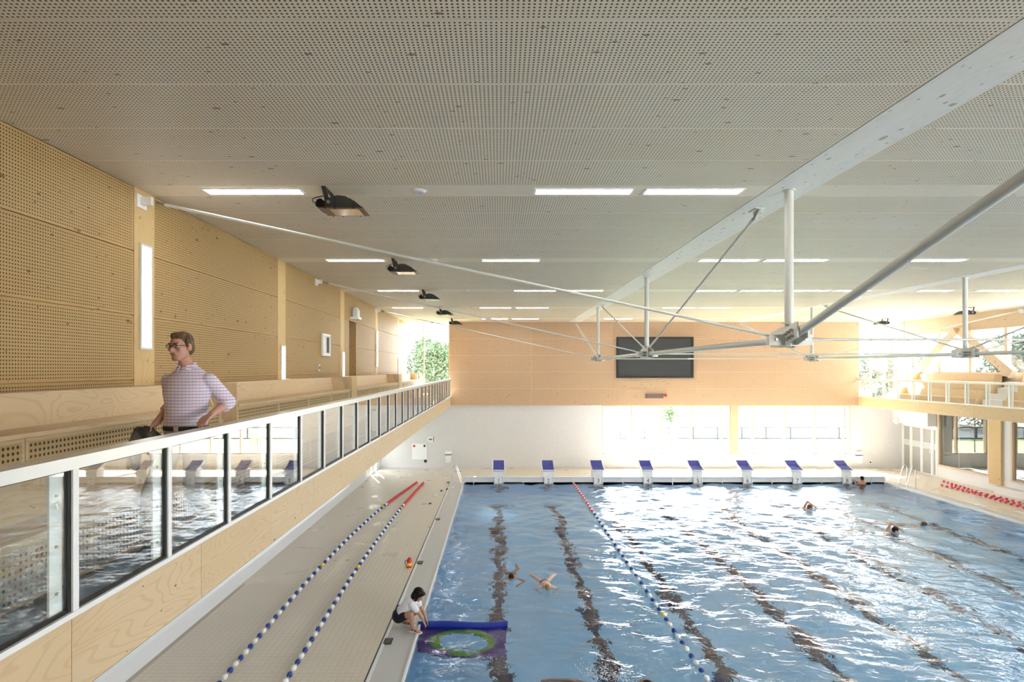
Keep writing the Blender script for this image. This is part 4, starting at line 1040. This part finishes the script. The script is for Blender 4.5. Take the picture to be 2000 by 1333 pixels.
# man striding along the left gallery
def walking_man():
    g = person('man in a checked lilac shirt and glasses walking along the gallery', (-2.64, 5.1, GF))
    f = V((-.05, -1, 0)).normalized(); l = V((1, -.05, 0)).normalized(); up = V((0, 0, 1))     # forward and his left
    c = V((-2.64, 5.10, 0)); Z = lambda z: V((0, 0, z))
    pel, wai, che, shl = c+Z(4.12), c+Z(4.27), c+f*.015+V((.02, 0, 0))+Z(4.48), c+V((.03, 0, 0))+Z(4.625)
    sR, sL = V((-2.79, 5.12, 4.572)), V((-2.435, 5.08, 4.572))
    eR, wR = V((-2.845, 5.27, 4.355)), V((-2.885, 5.07, 4.205))
    eL, wL = V((-2.325, 5.20, 4.385)), V((-2.335, 4.915, 4.302))
    hR, hL = pel-l*.09-Z(.05), pel+l*.09-Z(.05)
    kR, aR = V((-2.80, 4.86, 3.66)), V((-2.82, 4.90, 3.225)); kL, aL = V((-2.57, 5.08, 3.63)), V((-2.55, 5.44, 3.30))
    nk = V((-2.625, 5.09, 4.672)); hc = V((-2.648, 5.035, 4.852)); hf = V((-.28, -.95, -.06))
    def limbs(mb, gr=0.0, arm=True, leg=True, fore=True):
        if arm:
            for s, e, w in ((sR, eR, wR), (sL, eL, wL)):
                mb.cap2(s, .056+gr, e, .043+gr); 
                if fore: mb.cap2(e, .042+gr, e.lerp(w, .4), .040+gr); mb.cap2(e.lerp(w, .4), .040+gr, w, .027+gr)
        if leg:
            for h, k, a in ((hR, kR, aR), (hL, kL, aL)): mb.cap2(h, .088+gr, k, .058+gr); mb.cap2(k, .056+gr, k.lerp(a, .35), .055+gr); mb.cap2(k.lerp(a, .35), .055+gr, a, .038+gr)
    def trunk(mb, gr=0.0, lo=True):
        R = [(shl+Z(.062), .055, .052), (shl+Z(.038), .085, .066), (shl-Z(.002), .145, .085), (shl-Z(.045), .182, .102), (che, .182, .120), (che.lerp(wai, .5), .160, .112), (wai, .152, .108)]
        if lo: R += [(pel, .165, .115), (pel-Z(.08), .14, .11)]
        torso(mb, [(p, a+gr, b+gr, l, f) for p, a, b in R])
    b = MB(); trunk(b); limbs(b)
    b.cap2(shl, .062, nk+(hc-nk)*.35, .052)
    head(b, hc, hf, (0, 0, 1), 1.02)
    hand(b, wR, (wR-eR)*.4+V((-.05, -.05, -.14)), (.9, .2, 0), (-.2, -1, 0), 1.0, .75)
    hand(b, wL, V((-.02, -.14, -.055)), (0, 0, -1), (-1, 0, 0), 1.0, .28)
    foot(b, aR, (-.33, -.94, 0)); foot(b, aL, (-.33, -.94, -.0))
    remeshed(b, 'body', 'skin', .0075, 2, g)
    sh = MB(); trunk(sh, .020, False)
    wz = c+Z(4.19); torso(sh, [(wai+Z(.05), .172, .128, l, f), (wz, .178, .134, l, f), (wz-Z(.03), .176, .132, l, f)])
    for s, e, w, fr in ((sR, eR, wR, .28), (sL, eL, wL, .30)):
        sh.cap2(s, .066, e, .061); sh.cap2(e, .062, e.lerp(w, fr), .053); cf = e.lerp(w, fr); dd = (w-e).normalized(); sh.tube([cf-dd*.03, cf-dd*.028, cf+dd*.022, cf+dd*.024], [.03, .060, .059, .03], 14)
    remeshed(sh, 'shirt', 'plaid', .009, 2, g)
    cl = MB(); r_, f_, u_ = basis(f)
    ts = np.linspace(math.radians(24), math.radians(336), 22); rows = []
    for t in ts:
        d = l*math.sin(t)+f*math.cos(t); fr = max(0, math.cos(t))
        rows.append((nk+d*.060+Z(-.005), nk+d*.066+Z(.052-.03*fr), nk+d*(.083+.012*fr)+Z(.018-.055*fr**2)))
    for a, bb in zip(rows, rows[1:]):
        cl.add([a[0], bb[0], bb[1], a[1]], [(0, 1, 2, 3)]); cl.add([a[1], bb[1], bb[2], a[2]], [(0, 1, 2, 3)])
    co_ = cl.obj('collar', 'plaid', g); m_ = co_.modifiers.new('t', 'SOLIDIFY'); m_.thickness = .006
    pt = MB(); torso(pt, [(c+Z(4.185), .166, .122, l, f), (pel, .178, .13, l, f), (pel-Z(.09), .16, .125, l, f)]); limbs(pt, .018, False)
    remeshed(pt, 'trousers', 'trouser', .012, 2, g)
    bl = MB(); ring = [c+Z(4.175)+l*math.cos(t)*.178+f*math.sin(t)*.134 for t in np.linspace(0, 2*math.pi, 30)]
    for a, bb in zip(ring, ring[1:]): bl.add([a-Z(.018), bb-Z(.018), bb+Z(.018), a+Z(.018)], [(0, 1, 2, 3)])
    o = bl.obj('belt', 'leather', g); m_ = o.modifiers.new('t', 'SOLIDIFY'); m_.thickness = .008
    bc = c+Z(4.175)+f*.142; MB().box(bc.x-.02, bc.x+.02, bc.y-.006, bc.y+.006, bc.z-.018, bc.z+.018).obj('belt_buckle', 'chrome', g)
    for a in (aR, aL):
        s = MB(); foot(s, a, (-.33, -.94, 0), 1.0, .012); remeshed(s, 'shoe', 'leather', .012, 1, g)
    hr = MB(); r, f2, u = basis(hf); P = lambda a, q, d: hc+(r*a+f2*q+u*d)*1.02
    Rm = Matrix((r, f2, u)).transposed()
    hr.ell(P(0, -.022, .046), (.081, .096, .086), rot=Rm, seg=18, rings=12); hr.ell(P(0, .022, .090), (.062, .062, .036), rot=Rm); hr.ell(P(0, -.07, .0), (.068, .045, .075), rot=Rm)
    for s in (-1, 1): hr.cap2(P(s*.072, .01, .05), .018, P(s*.077, .012, .0), .009)
    for k in range(14): a = k*.45; hr.cap2(P(.04*math.cos(a), .0+.04*math.sin(a), .100), .016, P(.046*math.cos(a), .02+.048*math.sin(a), .110), .009)
    ho = remeshed(hr, 'hair', 'hair_brown', .007, 1, g)
    gs = MB()
    for s in (-1, 1):
        ps = [P(s*.034+.024*math.cos(t), .094, .010+.0135*math.sin(t)) for t in np.linspace(0, 2*math.pi, 13)]; gs.tube(ps, .0028, 6)
        gs.tube([P(s*.058, .090, .014), P(s*.080, .03, .014), P(s*.082, -.03, .006)], .0028, 6)
    gs.tube([P(-.011, .098, .012), P(.011, .098, .012)], .0025, 6); gs.obj('glasses', 'leather', g)
    for s in (-1, 1):
        MB().ell(P(s*.032, .0735, .006), (.0115, .0115, .0085)).obj('eye', 'eye', g); MB().ell(P(s*.032, .0815, .006), .0052).obj('iris', 'iris', g)
        MB().cap2(P(s*.015, .084, .030), .004, P(s*.05, .076, .033), .004).obj('eyebrow', 'hair_brown', g)
    MB().cap2(P(-.02, .086, -.056), .0055, P(.02, .086, -.056), .0055).obj('lips', 'lip', g)
    # jacket carried in his right hand
    j = empty('jacket', (-2.93, 5.0, 4.0)); tag(j, 'crumpled dark grey jacket carried in the man\'s hand', 'jacket')
    q = random.Random(3); jm = MB(); cj = V((-2.935, 5.0, 4.12))
    for k in range(26):
        a = q.uniform(0, 6.28); p0 = cj+V((.05*math.cos(a), .05*math.sin(a), q.uniform(0, .05))); p1 = cj+V((.115*math.cos(a), .10*math.sin(a), q.uniform(-.26, -.02))); jm.cap2(p0, q.uniform(.02, .035), p1, q.uniform(.018, .034), 8)
    remeshed(jm, 'cloth', 'jacket', .011, 1, j)
    lp = MB()
    for k in range(4): a = 1.5*k; lp.cap2(cj+V((.06*math.cos(a), .05*math.sin(a), .03)), .012, cj+V((.12*math.cos(a), .10*math.sin(a), -.10)), .010, 8)
    remeshed(lp, 'lapel', 'leather', .008, 1, j)
walking_man()

# woman squatting on the gutter
def squatting_woman():
    g = person('dark haired woman in a white shirt and black shorts squatting at the pool edge', (-1.68, 10.85, 0))
    hip = V((-1.775, 10.92, .235)); nk = V((-1.535, 10.86, .515)); up = (nk-hip).normalized(); f = V((.62, -.05, -.55)); f = (f-up*f.dot(up)).normalized(); l = up.cross(f).normalized()
    hc = V((-1.435, 10.86, .600)); hfw = V((.80, -.25, -.55))
    sN, sF = nk-l*.0+V((0.0, -.13, -.04)), nk+V((.02, .13, -.04))
    hN, hF = hip+V((.02, -.085, 0)), hip+V((.02, .085, 0))
    kN, aN = V((-1.555, 10.70, .32)), V((-1.525, 10.72, .075)); kF, aF = V((-1.46, 11.02, .27)), V((-1.70, 11.0, .09))
    eN, wN = V((-1.42, 10.80, .29)), V((-1.37, 10.95, .10)); eF, wF = V((-1.40, 11.02, .30)), V((-1.33, 11.03, .12))
    def trunk(mb, gr=0):
        torso(mb, [(hip-up*.10, .12+gr, .09+gr, l, f), (hip, .155+gr, .115+gr, l, f), (hip.lerp(nk, .35), .13+gr, .10+gr, l, f), (hip.lerp(nk, .7), .145+gr, .11+gr, l, f), (hip.lerp(nk, .93), .13+gr, .085+gr, l, f), (nk, .06+gr, .05+gr, l, f)])
    b = MB(); trunk(b)
    for s, e, w in ((sN, eN, wN), (sF, eF, wF)): b.cap2(s, .045, e, .036); b.cap2(e, .035, w, .024)
    for h, k, a in ((hN, kN, aN), (hF, kF, aF)): b.cap2(h, .082, k, .055); b.cap2(k, .052, k.lerp(a, .4), .047); b.cap2(k.lerp(a, .4), .047, a, .033)
    b.cap2(nk, .048, hc-V((.03, 0, .05)), .045); head(b, hc, hfw, (.4, 0, .9), .92)
    hand(b, wN, V((.05, .02, -.10)), (-1, 0, 0), (0, 1, 0), .9, .4); hand(b, wF, V((.04, .0, -.10)), (-1, 0, 0), (0, 1, 0), .9, .5)
    foot(b, aN, (.85, -.4, 0), .9); foot(b, aF, (.9, -.2, 0), .9)
    remeshed(b, 'body', 'skin2', .009, 2, g)
    sh = MB(); torso(sh, [(hip+up*.03, .17, .13, l, f), (hip.lerp(nk, .35), .152, .122, l, f), (hip.lerp(nk, .7), .162, .13, l, f), (hip.lerp(nk, .95), .14, .10, l, f), (nk+up*.01, .075, .065, l, f)])
    for s, e in ((sN, eN), (sF, eF)): sh.cap2(s, .066, s.lerp(e, .5), .062)
    remeshed(sh, 'shirt', 'tee', .011, 2, g)
    tr = MB(); ring = [hip+up*.055+l*math.cos(t)*.176+f*math.sin(t)*.137 for t in np.linspace(0, 2*math.pi, 24)]; tr.tube(ring, .013, 6); tr.obj('shirt_trim', 'navy', g)
    st = MB(); torso(st, [(hip-up*.12, .125, .10, l, f), (hip-up*.05, .172, .132, l, f), (hip+up*.04, .166, .127, l, f)])
    for h, k in ((hN, kN), (hF, kF)): st.cap2(h, .098, h.lerp(k, .42), .086)
    remeshed(st, 'shorts', 'shorts', .011, 2, g)
    hr = MB(); r, f2, u = basis(hfw, (.4, 0, .9)); P = lambda a, q, d: hc+(r*a+f2*q+u*d); Rm = Matrix((r, f2, u)).transposed()
    hr.ell(P(0, -.03, .035), (.095, .105, .095), rot=Rm, seg=16, rings=10); hr.ell(P(0, -.055, -.035), (.095, .075, .10), rot=Rm); hr.ell(P(0, .045, .072), (.072, .05, .035), rot=Rm)
    for s in (-1, 1): hr.cap2(P(s*.078, .0, .05), .028, P(s*.085, .02, -.07), .022)
    remeshed(hr, 'hair', 'hair_black', .009, 1, g)
    for s in (-1, 1): MB().ell(P(s*.028, .066, .004), .010).obj('eye', 'iris', g)
    for a, d in ((aN, (.85, -.4, 0)), (aF, (.9, -.2, 0))):
        s = MB(); dd = V(d).normalized(); sv = V((-dd.y, dd.x, 0)); p = V((a.x, a.y, .012))
        s.cap2(p-dd*.06, .014, p+dd*.18, .014); s.cap2(p-dd*.05+sv*.025, .014, p+dd*.17+sv*.03, .014); s.cap2(p-dd*.05-sv*.025, .014, p+dd*.17-sv*.03, .014)
        so_ = remeshed(s, 'sandal', 'tee', .009, 1, g)
        tb = MB(); tb.tube([a+dd*.07+sv*.045-V((0, 0, .05)), a+dd*.075+V((0, 0, -.005)), a+dd*.07-sv*.045-V((0, 0, .05))], .009, 6); tb.tube([a+sv*.042-V((0, 0, .04)), a+dd*.04+V((0, 0, .01)), a-sv*.042-V((0, 0, .04))], .009, 6); tb.obj('strap', 'navy', so_)
    MB().tube([wF+V((-.005, -.02, 0))+V((.0, .027*math.cos(t)+.02, .0+.027*math.sin(t)*.3)) for t in np.linspace(0, 6.28, 12)], .006, 6).obj('wristband', 'leather', g)
squatting_woman()

# swimmers
def swimmer(label, pos, ang, pose, hair, sk='skin2', suit=None, cap=None, scl=1.0, sink=0.0):
    pos = V((pos[0], pos[1], ZWAT)); g = person(label, pos); c_, s_ = math.cos(ang), math.sin(ang)
    W_ = lambda a, b, z: pos+V((a*c_-b*s_, a*s_+b*c_, z))           # a forward, b to the swimmer's left
    f = V((c_, s_, 0)); l = V((-s_, c_, 0)); up = V((0, 0, 1)); b = MB()
    low = {'breast': .0, 'crawl': .02, 'kick': .05, 'head': -.10, 'hang': 0}[pose]
    z0 = -.05+low-sink
    if pose == 'hang':
        torso(b, [(W_(.0, 0, -.75), .13, .10, l, f), (W_(.0, 0, -.55), .15, .11, l, f), (W_(0, 0, -.3), .13, .10, l, f), (W_(.01, 0, .0), .16, .11, l, f), (W_(.01, 0, .12), .12, .08, l, f), (W_(.02, 0, .17), .06, .05, l, f)])
        hcp, hf = W_(.03, 0, .30), f
        for s in (-1, 1): b.cap2(W_(.02, .16*s, .09), .045, W_(.12, .24*s, -.02), .038); b.cap2(W_(.12, .24*s, -.02), .037, W_(.26, .2*s, .17), .026); hand(b, W_(.26, .2*s, .17), f, (0, 0, -1), -l*s, .9, .5); b.cap2(W_(0, .09*s, -.8), .08, W_(.1, .1*s, -1.2), .055); b.cap2(W_(.1, .1*s, -1.2), .05, W_(-.05, .1*s, -1.55), .035)
        b.cap2(W_(.02, 0, .14), .05, hcp-up*.06, .046)
    else:
        torso(b, [(W_(-.50, 0, z0-.06), .12, .09, l, up), (W_(-.42, 0, z0-.04), .15, .11, l, up), (W_(-.20, 0, z0), .135, .10, l, up), (W_(.0, 0, z0+.015), .165, .115, l, up), (W_(.12, 0, z0+.02), .13, .085, l, up), (W_(.17, 0, z0+.02), .06, .05, l, up)])
        hcp = W_(.29, 0, z0+.11+sink*.8); hf = (f+V((0, 0, -.25))).normalized()
        if pose == 'kick': hcp = W_(.29, 0, z0+.06+sink*.8); hf = (f*.5+V((0, 0, -.8))).normalized()
        b.cap2(W_(.13, 0, z0+.02), .052, hcp-f*.05-up*.02, .048)
        legs = {'breast': [((-.52, .09), (-.80, .22, -.10), (-1.05, .18, -.05)), ((-.52, -.09), (-.80, -.22, -.10), (-1.05, -.18, -.05))],
                'kick': [((-.48, .10), (-.72, .27, .05), (-.98, .42, .035)), ((-.48, -.10), (-.72, -.25, .05), (-.98, -.36, .035))]}.get(pose, [((-.52, .09), (-.95, .1, -.08), (-1.35, .1, -.14)), ((-.52, -.09), (-.95, -.1, -.14), (-1.35, -.1, -.04))])
        for h, k, a in legs:
            H, K, A = W_(h[0], h[1], z0-.04), W_(*k), W_(*a); b.cap2(H, .085, K, .058); b.cap2(K, .055, K.lerp(A, .35), .052); b.cap2(K.lerp(A, .35), .052, A, .035); d = (A-K).normalized(); b.cap2(A, .036, A+d*.14-up*.02, .022)
        arms = {'crawl': [((.05, .17), (.28, .34, .22), (.55, .26, .02)), ((.05, -.17), (-.05, -.26, -.25), (-.25, -.22, -.40))],
                'breast': [((.08, .17), (.30, .36, -.10), (.52, .22, -.16)), ((.08, -.17), (.30, -.36, -.10), (.52, -.22, -.16))],
                'kick': [((.08, .17), (.10, .38, -.06), (.24, .26, -.20)), ((.08, -.17), (.10, -.36, -.06), (.24, -.26, -.20))],
                'head': [((.08, .17), (.30, .3, -.2), (.52, .22, -.3)), ((.08, -.17), (-.1, -.3, -.2), (-.3, -.25, -.3))]}[pose]
        for s, e, w in arms:
            S, E, Wr = W_(s[0], s[1], z0+.02), W_(*e), W_(*w); b.cap2(S, .052, E, .041); b.cap2(E, .04, Wr, .028); hand(b, Wr, Wr-E, (0, 0, -1), f, .95, .2)
    P, Rm = head(b, hcp, hf, (0, 0, 1) if pose != 'kick' else tuple(f*.8+up*.5), .95)
    remeshed(b, 'body', sk, .013, 2, g)
    hr = MB(); hr.ell(P(0, -.02, .045), (.084, .10, .085), rot=Rm, seg=14, rings=10); hr.ell(P(0, -.06, .0), (.075, .055, .075), rot=Rm)
    remeshed(hr, 'swim_cap' if cap else 'hair', cap or hair, .010, 1, g)
    if suit and pose != 'hang':
        su = MB(); torso(su, [(W_(-.53, 0, z0-.06), .12, .09, l, up), (W_(-.42, 0, z0-.04), .16, .12, l, up), (W_(-.30, 0, z0-.02), .15, .113, l, up)]); remeshed(su, 'swimwear', suit, .013, 1, g)
    elif suit:
        su = MB(); torso(su, [(W_(.0, 0, -.8), .14, .11, l, f), (W_(.0, 0, -.5), .16, .12, l, f), (W_(0, 0, -.1), .155, .115, l, f), (W_(.01, 0, .03), .165, .118, l, f)]); remeshed(su, 'swimwear', suit, .013, 1, g)
    g.scale = (scl, scl, scl); return g
dn_ = -math.pi/2
swimmer('black haired swimmer heading towards the blue float bar', (.28, 13.75), dn_, 'breast', 'hair_black', 'skin2', 'shorts', scl=.78, sink=.10)
swimmer('pale swimmer in maroon trunks with spread legs near the float bar', (1.03, 13.1), dn_+.06, 'kick', 'hair_blond', 'skin3', 'swim', scl=.68)
swimmer('swimmer with an arm arched out of the water in the bright reflection', (10.2, 20.35), -.25, 'crawl', 'hair_brown', 'skin2', 'shorts', scl=.9, sink=.12)
swimmer('dark haired swimmer with one arm raised, on the grey water before the red ropes', (11.2, 17.5), -.25, 'crawl', 'hair_black', 'skin2', 'shorts', scl=.9, sink=.12)
swimmer('swimmer in a black cap on the grey water towards the red ropes', (12.65, 18.4), -.2, 'head', 'hair_black', 'skin2', 'shorts', 'leather', scl=.95, sink=.04)
swimmer('splashing swimmer at the lower edge beside the floating lane rope', (1.98, 9.06), -.1, 'head', 'hair_black', 'skin', 'shorts', scl=.9, sink=.10)
swimmer('swimmer in red holding on to the head wall beside the last starting block', (14.78, PY1-.36), math.pi/2, 'hang', 'hair_black', 'skin2', 'swim', scl=.85)
def splash(x, y, a, L, n, seed, label):
    q = random.Random(seed); m = MB(); c_, s_ = math.cos(a), math.sin(a)
    for k in range(n):
        t = q.gauss(0, .4)*L; w = q.gauss(0, .16); z = abs(q.gauss(0, .03)); m.ell((x+t*c_-w*s_, y+t*s_+w*c_, ZWAT+z), q.uniform(.004, .010), seg=5, rings=3)
    stuff(m.obj('splash_foam', 'foam', None), label)
splash(10.1, 20.4, -.25, 1.1, 300, 1, 'white splash around the swimmer with the arched arm')
splash(11.0, 17.65, -.25, 1.2, 240, 2, 'white splash behind the dark haired swimmer')
splash(12.2, 18.6, -.2, .9, 180, 3, 'white splash behind the swimmer in the black cap')
splash(1.7, 9.25, -.35, .6, 420, 4, 'white splash around the swimmer at the lower edge')

# ------------------------------------------------------------------ outside
GZ = -.9
lawn = MB().box(-60, 120, YF+.35, 66, GZ-.2, GZ); lawn = struct(lawn.obj('ground', 'lawn', None), 'green lawn outside the windows')
struct(MB().box(XLL-40, XLL-.3, -20, YF+.4, GZ-.2, GZ).obj('ground_side', 'lawn', None), 'lawn beside the hall')
struct(MB().box(XR+.5, XR+90, -30, YF+.36, GZ-.2, GZ-.02).obj('ground_side', 'bounce_ground', None), 'unseen ground made pale to bounce light up through the window band')  # unseen pale ground, added as a bounce surface here and behind the camera
struct(MB().box(XLL-5, XR+90, -60, YN-.4, GZ-.2, GZ-.03).obj('ground_bounce', 'bounce_ground', None), 'unseen ground behind the viewer made pale to bounce light in')
def bank():
    mb = MB(); xs = np.linspace(-60, 120, 90); prof = [(48.6, 0), (50, .12), (53, .35), (58, .5), (63, .45), (70, .1), (75, -.35)]
    g = np.random.default_rng(3); P = {}
    for i, x in enumerate(xs):
        for j, (y, z) in enumerate(prof): P[i, j] = (x, y+g.normal(0, .12), GZ+z+g.normal(0, .06)*(j > 0)+.35*math.exp(-((x-27)/6)**2)*(j in (2, 3, 4)))
    for i in range(len(xs)-1):
        for j in range(len(prof)-1): mb.add([P[i, j], P[i+1, j], P[i+1, j+1], P[i, j+1]], [(0, 1, 2, 3)], 0, True)
    return mb
struct(bank().obj('ground_bank', 'soil', None), 'pale earth bank beyond the metal fence')
struct(MB().box(-120, 200, 66, 175, GZ-.5, GZ-.28).obj('canal_water', 'canal', None), 'still water beyond the earth bank')
struct(MB().box(-160, 260, 175, 260, GZ-.6, GZ+.1).obj('ground_far', 'lawn', None), 'far green bank')
g = empty('metal_fence', (12, 48, GZ)); tag(g, 'low dark metal fence along the lawn outside the garden windows', 'fence')
for z in (.05, .9): MB().box(-14, 44, 47.98, 48.02, GZ+z-.045, GZ+z+.045).obj('rail', 'tarmac', g)
pm = MB().box(-.06, .06, -.05, .05, -.2, .92).mesh('post', ['tarmac'])
for k in range(30): inst('post', pm, (-13.5+1.93*k, 48, GZ), g)

def crown_mesh(name, mats, H, R, n, seed, leaf=.16, z0=.3):
    r = np.random.default_rng(seed); V = []; Fc = []
    blobs = [(r.normal(0, R*.42), r.normal(0, R*.42), r.uniform(z0*H+R*.3, H-R*.3), R*r.uniform(.35, .62)) for _ in range(14)]
    for i in range(n):
        bx, by, bz, br = blobs[r.integers(len(blobs))]; d = r.normal(size=3); d /= np.linalg.norm(d)
        p = np.array([bx, by, bz])+d*br*r.uniform(.55, 1.05)*np.array([1, 1, .9]); a = r.normal(size=3); a /= np.linalg.norm(a); b = np.cross(a, r.normal(size=3)); b /= np.linalg.norm(b); s = leaf*r.uniform(.6, 1.3)
        k = len(V); V += [tuple(p-a*s), tuple(p+b*s*.55), tuple(p+a*s), tuple(p-b*s*.55)]; Fc.append((k, k+1, k+2, k+3))
    mb = MB(); mb.add(V, Fc); return mb.mesh(name, mats, recalc=False)
def tree(loc, crown, H, label, trunk=.14, sc=1.0):
    g = empty('tree', loc); tag(g, label, 'tree', 'trees outside')
    o = inst('crown', crown, loc, g); o.scale = (sc, sc, sc)
    t = MB().tube([(0, 0, -.1), (.05, 0, H*.3), (0, .05, H*.75)], [trunk, trunk*.8, trunk*.3], 8)
    for a in range(4): t.tube([(.03, .02, H*(.35+.08*a)), (math.cos(a*1.7)*H*.16, math.sin(a*1.7)*H*.16, H*(.55+.1*a))], [trunk*.4, trunk*.12], 6)
    t.obj('trunk', 'bark', g, (0, 0, 0), True); return g
cA = crown_mesh('crown', ['leaf'], 8.5, 3.2, 15000, 1, .11, .12); cB = crown_mesh('crown', ['leaf2'], 7.6, 2.8, 13000, 2, .11, .12); cC = crown_mesh('crown', ['leaf2'], 9, 4.2, 13000, 4, .20, .1)
TL = [(-5.0, 44, cA, 1.0, 'leafy green tree behind the corner window of the left gallery, beside the timber wall edge'), (-9.5, 46, cB, 1.0, 'dark tree at the outer pane of the left corner window'), (-7.0, 56, cB, 1.1, 'bluish tree behind the two trees at the left corner window'), (-2.2, 53.5, cA, .95, 'green tree hidden behind the timber end wall by the left corner window'),
      (36, 56, cB, 1.0, 'dark tree behind the right corner window near the timber cladding'), (41, 62, cB, 1.1, 'dark tree in the middle of the right corner window'), (50, 56, cC, 1.0, 'round tree between the corner column and the timber struts'), (42.5, 41, cC, .82, 'tree seen under the timber struts, closest to the building'), (48.5, 40.5, cC, .85, 'tree seen between the timber struts through the middle pane'), (54.5, 37, cC, .9, 'tree behind the second raking strut'), (53, 29.5, cA, 1.0, 'green tree at the edge of the window band'), (46.5, 33.5, cC, .8, 'low tree behind the raking strut foot')]
for x, y, c, sc, lb in TL: tree((x, y, GZ-.02), c, 8*sc, lb, .16, sc)
r_ = random.Random(5)
for k in range(14):
    x = -40+17*k+r_.uniform(-4, 4); tree((x, 182+r_.uniform(0, 20), GZ), cC, 9*1.15, f'distant tree on the far bank of the canal, {ORD[k] if k < 12 else "last but one" if k == 12 else "last"} from the left', .3, 1.15)
# saplings with stakes
cS = crown_mesh('crown', ['leaf'], 3.1, .7, 420, 9, .10, .62)
def sapling(x, y, label, leafy=True, stakes=4):
    g = empty('sapling', (x, y, GZ)); tag(g, label, 'young tree', 'staked young trees')
    t = MB().tube([(0, 0, 0), (.02, 0, 1.2), (-.03, .02, 2.6), (.0, .0, 3.2)], [.035, .03, .02, .006], 7)
    for a in range(6): t.tube([(0, 0, 1.7+.2*a), (.35*math.cos(a*2.1), .35*math.sin(a*2.1), 2.2+.2*a)], [.01, .004], 5)
    t.obj('trunk', 'bark', g, (0, 0, 0), True)
    if leafy: inst('crown', cS, (x, y, GZ), g)
    for q in range(stakes):
        a = math.pi/4+q*math.pi/2; MB().tube([(.42*math.cos(a), .42*math.sin(a), -.1), (.42*math.cos(a), .42*math.sin(a), 1.25)], .04, 8).obj('stake', 'stake', g, (0, 0, 0), True)
    if stakes:
        for z in (1.05, 1.2): MB().box(-.34, .34, -.32, -.28, z-.03, z+.03).obj('cross_board', 'stake', g, (0, 0, 0), True)
sapling(11.25, 39.5, 'leafy sapling tied between four stakes outside the garden window')
sapling(7.2, 39, 'bare thin sapling at the edge of the garden window', False, 0)
# distant flats beyond the right gallery windows
g = empty('apartment_block', (62, 55, GZ)); tag(g, 'distant brick apartment block seen through the right gallery windows', 'building')
bx0, bx1, by = 61, 76, 86
MB().box(bx0, bx1, by, by+10, GZ, 6.2).obj('wall', 'brick', g); MB().box(bx0-.2, bx1+.2, by-.2, by+10.2, 6.2, 6.5).obj('roof', 'white', g)
wm = MB().box(0, 1.1, -.05, .05, 0, 1.2).mesh('window', ['pane_far'])
for i in range(8):
    for j in range(3): inst('window', wm, (bx0+.7+1.8*i, by-.02, GZ+1.0+2.2*j), g)
g = empty('pavilion', (8, 190, GZ)); tag(g, 'low pale distant building across the canal', 'building')
MB().box(28, 52, 218, 226, GZ, 3.5).obj('wall', 'white', g); MB().box(27.5, 52.5, 217.6, 226.4, 3.5, 3.9).obj('roof', 'plinth', g)
for i in range(7): inst('window', wm, (29+3.2*i, 217.97, GZ+1.5), g)
